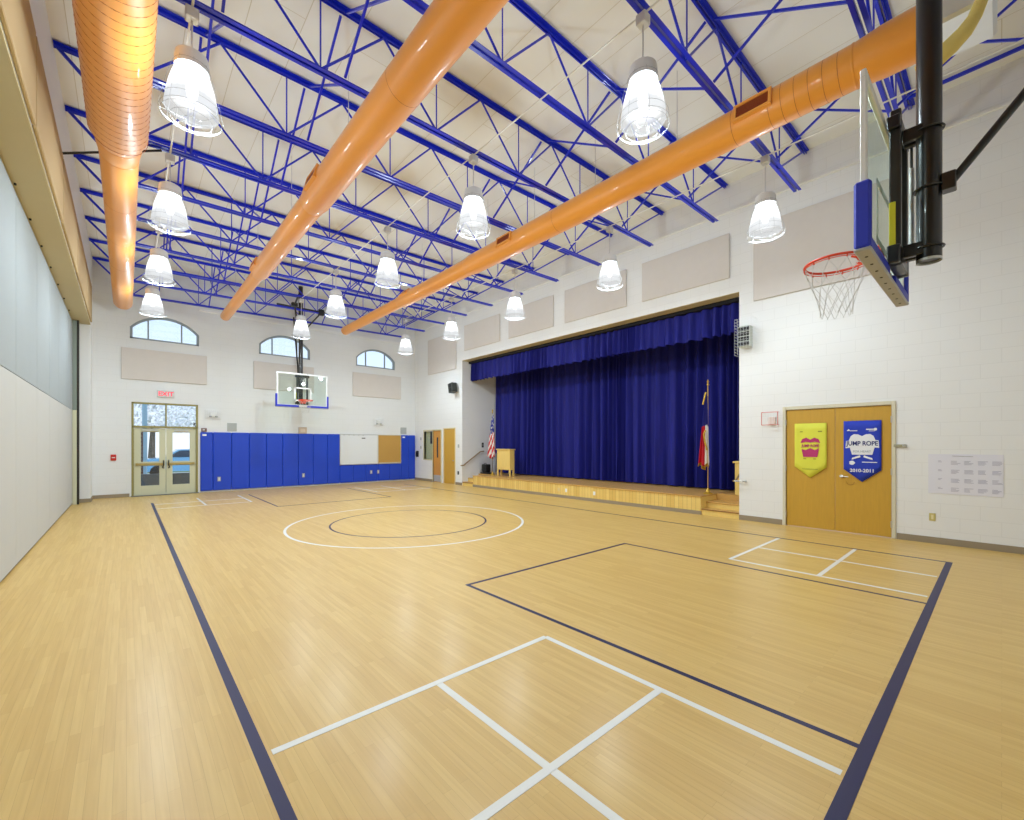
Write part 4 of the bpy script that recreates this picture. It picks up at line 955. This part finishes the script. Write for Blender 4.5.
# lectern
LXx, LY0, LY1 = 10.98, 12.50, 13.28
t = thing('lectern', 'light oak lectern cabinet on legs at the left of the stage', 'lectern', (LXx, 12.9, STZ))
MB().bbox((LXx, LY0, STZ + 0.25), (LXx + 0.24, LY1, STZ + 1.02), 0.008).build('cabinet', WOODL, t)
MB().bbox((LXx - 0.03, LY0 - 0.03, STZ + 1.02), (LXx + 0.27, LY1 + 0.03, STZ + 1.06), 0.008).build('top', WOODL, t)
for xx in (LXx, LXx + 0.18):
    for yy in (LY0, LY1 - 0.06): MB().bbox((xx, yy, STZ), (xx + 0.06, yy + 0.06, STZ + 0.25), 0.004).build('leg', WOODL, t)
# second wood piece at right edge
t = thing('side_lectern', 'narrow light oak stand half hidden behind the right stage edge', 'stand', (11.35, 4.3, STZ))
MB().bbox((11.2, 4.06, STZ), (11.55, 4.36, STZ + 0.78), 0.008).build('cabinet', WOODL, t)
MB().bbox((11.17, 4.03, STZ + 0.78), (11.58, 4.40, STZ + 0.83), 0.008).build('top', WOODL, t)

# flags
def flagstand(name, label, x, y, h, m_pole):
    t = thing(name, label, 'flag', (x, y, STZ))
    MB().lathe([(0.11, STZ), (0.11, STZ + 0.02), (0.05, STZ + 0.05), (0.03, STZ + 0.12), (0.02, STZ + 0.14)], (x, y, 0), n=18, cap=True).build('stand_base', GOLD, t, smooth=True)
    MB().tube((x, y, STZ + 0.1), (x, y, STZ + h), 0.011, 8).build('flag_pole', m_pole, t, smooth=True)
    MB().lathe([(0.005, STZ + h), (0.03, STZ + h + 0.02), (0.02, STZ + h + 0.05), (0.012, STZ + h + 0.07), (0.028, STZ + h + 0.1), (0.002, STZ + h + 0.16)], (x, y, 0), n=12).build('finial', GOLD, t, smooth=True)
    return t
t = flagstand('national_flag', 'draped stars and stripes flag on a pole at the left of the stage', 11.0, 13.58, 2.5, DKWOOD)
# cloth hanging in folds: columns of vertical drape; upper part blue union, lower part diagonal stripes
def drape(t, x, y, ztop, zbot, wt, wb, mats, fn, name='cloth', lean=0.0, nf=3):
    n = 60; rows = 44; v = []; f = []; mi = []
    for j in range(rows + 1):
        fz = j / rows
        for i in range(n + 1):
            u = i / n; wd = wt + (wb - wt) * fz ** 0.8
            yy = y + (u - 0.38) * wd + lean * fz; xx = x - 0.03 - 0.05 * sin(u * pi * 2 * nf + fz * 1.2) * (0.4 + fz)
            zz = ztop + (zbot - ztop) * fz + 0.10 * abs(u - 0.45) * (1 - fz) * -2 + (0.10 * sin(u * 9) * fz * 0.6)
            v.append((xx, yy, zz))
    b = MB()
    for j in range(rows):
        for i in range(n): f.append((j * (n + 1) + i, j * (n + 1) + i + 1, (j + 1) * (n + 1) + i + 1, (j + 1) * (n + 1) + i)); mi.append(fn((i + .5) / n, (j + .5) / rows))
    b.add(v, f); b.m = mi; o = b.build(name, mats, t, smooth=True); md = o.modifiers.new('s', 'SOLIDIFY'); md.thickness = 0.004
    return o
def us(u, f):
    if f < 0.40 + 0.06 * u: 
        return 1 if (int(u * 14) + int(f * 26) * 3) % 5 == 0 else 2
    return 0 if int((u * 1.0 + (1 - f) * 0.9) * 7 * 1.4) % 2 == 0 else 1
drape(t, 11.0, 13.52, 2.90, 1.16, 0.10, 0.46, [FRED, FWHT, FBLU], us)
t = flagstand('state_flag', 'draped red white and blue state flag with gold fringe, right of stage', 10.95, 4.91, 2.72, GOLD)
def nc(u, f):
    if f < 0.40: return 2
    if f > 0.955: return 3
    return 0 if u > 0.50 else 1
drape(t, 10.95, 4.93, 2.95, 1.10, 0.05, 0.27, [FRED, FWHT, FBLU, GOLD], nc, lean=0.02)
b = MB(); b.path([(10.88, 4.93, 3.0), (10.86, 4.96, 2.85), (10.87, 5.0, 2.7)], 0.02, 8); b.path([(10.84, 4.92, 2.05), (10.83, 4.96, 1.95), (10.83, 4.93, 1.75), (10.83, 4.88, 1.55)], 0.02, 8); b.build('gold_tassel', GOLD, t, smooth=True)

# speaker / equipment left of lectern
t = thing('floor_amplifier', 'black amplifier case on the stage floor beside the flag', 'amplifier', (11.25, 14.3, STZ))
MB().bbox((11.2, 14.28, STZ + 0.07), (11.48, 14.58, STZ + 0.40), 0.03).build('case', BLACKP, t)
MB().bbox((11.2, 14.15, STZ), (11.5, 14.66, STZ + 0.06), 0.015).build('base', BLACKP, t)
MB().path([(11.3, 14.34, STZ + 0.39), (11.3, 14.37, STZ + 0.44), (11.3, 14.48, STZ + 0.44), (11.3, 14.51, STZ + 0.39)], 0.01, 6).build('carry_handle', BLACKP, t)
t = thing('folded_stand', 'grey metal folded stand leaning behind the lectern', 'stand', (11.5, 13.75, STZ))
MB().bbox((11.42, 13.72, STZ), (11.46, 13.86, STZ + 0.85), 0.01).build('panel', mat('blue_grey', (92, 104, 124), 0.5), t)
MB().tube((11.40, 13.9, STZ), (11.42, 13.88, STZ + 0.75), 0.012).build('tube', ALU, t)
t = thing('wall_outlet', 'small dark switch on the inner wall above the handrail', 'switch', (11.4, SY1, 1.66))
MB().bbox((11.35, SY1 - 0.03, 1.56), (11.45, SY1, 1.76), 0.01).build('plate', BLACKP, t)
MB().bbox((11.385, SY1 - 0.038, 1.63), (11.415, SY1 - 0.028, 1.69), 0.003).build('toggle', LGREY, t)

# ------------------------------------------------------------------ outside, seen through the entrance
MB().box((-25, WY + 0.3, -0.25), (30, 70, -0.05)).build('ground', PAVE, kind='structure')
MB().box((-25, 34, -0.05), (30, 70, 0.0)).build('lawn', GRASS, kind='structure')
t = thing('brick_pier', 'dark red brick pier outside the left entrance door', 'pier', (-0.1, 20.6, 0))
MB().box((-0.35, 20.6, 0.0), (0.45, 21.1, 2.25)).build('shaft', BRICKM, t)
MB().box((-0.4, 20.55, -0.05), (0.5, 21.15, 0.05)).build('footing', PAVE, t)
tag(MB().box((-1.5, 20.2, -0.05), (3.6, 20.5, 0.62)).build('low_wall', mat('dark_wall', (96, 98, 100), 0.8, var=0.1, vscale=20)), 'low dark wall just outside the entrance doors', 'wall')
for x, y, lab in ((0.55, 23.0, 'pale blue porch post outside the entrance doors'),):
    t = thing('porch_post', lab, 'post', (x, y, 0)); MB().bbox((x - 0.08, y - 0.08, -0.05), (x + 0.08, y + 0.08, 4.5), 0.02).build('shaft', mat('pale_post', (188, 214, 224), 0.6), t); MB().bbox((x - 0.2, y - 0.2, -0.05), (x + 0.2, y + 0.2, 0.15), 0.02).build('plinth', PAVE, t)
# parked car
t = thing('parked_car', 'pale blue car parked outside, seen through the right door', 'car', (2.6, 29, 0))
prof = [(-2.2, 0.35), (-2.25, 0.75), (-2.1, 0.92), (-1.2, 1.0), (-0.6, 1.42), (0.9, 1.45), (1.7, 1.02), (2.2, 0.92), (2.25, 0.4), (2.1, 0.3), (-2.1, 0.3)]
MB().prism([(2.6 + a, c) for a, c in prof], lambda a, c, d: (a, d, c), 28.2, 29.9).build('body', CARW, t)
MB().prism([(2.6 + a, c) for a, c in ((-1.05, 1.03), (-0.55, 1.36), (0.85, 1.39), (1.45, 1.05))], lambda a, c, d: (a, d, c), 28.17, 28.22).build('side_glass', TINT, t)
for dx in (-1.4, 1.4):
    for yy in (28.17, 29.75): MB().lathe([(0.0, yy), (0.33, yy), (0.33, yy + 0.2), (0.0, yy + 0.2)], (2.6 + dx, 0, 0.3), 'Y', 20).build('wheel', TYRE, t, smooth=True)
# trees beyond the car park
random.seed(11)
for i, (x, y, h) in enumerate(((-7, 38, 7), (-3.0, 46, 8), (1.2, 37, 6.5), (4.4, 47, 8), (7.4, 38, 7), (12, 45, 8))):
    t = thing('bare_tree', 'greyish brown tree beyond the car park, %s from the left' % (['first', 'second', 'third', 'fourth', 'fifth', 'sixth'][i]), 'tree', (x, y, 0), 'trees outside the entrance')
    MB().tube((x, y, -0.05), (x + 0.1, y, h * 0.45), 0.22, 8, 0.12).build('trunk', BARK, t, smooth=True)
    b = MB()
    for k in range(1500):
        a = random.uniform(0, 2 * pi); r = 2.6 * sqrt(random.random()); zz = random.uniform(0.25, 1.0) * h * 0.55; r *= 1 - 0.5 * abs(zz / (h * 0.55) - 0.5)
        c = Vector((x + r * cos(a), y + r * sin(a), h * 0.25 + zz)); s = random.uniform(0.05, 0.12)
        d1 = Vector((random.uniform(-1, 1), random.uniform(-1, 1), random.uniform(-1, 1))).normalized() * s; d2_ = d1.orthogonal().normalized() * s
        b.add([c - d1, c + d2_, c + d1, c - d2_], [(0, 1, 2, 3)])
    b.build('foliage', LEAF, t)
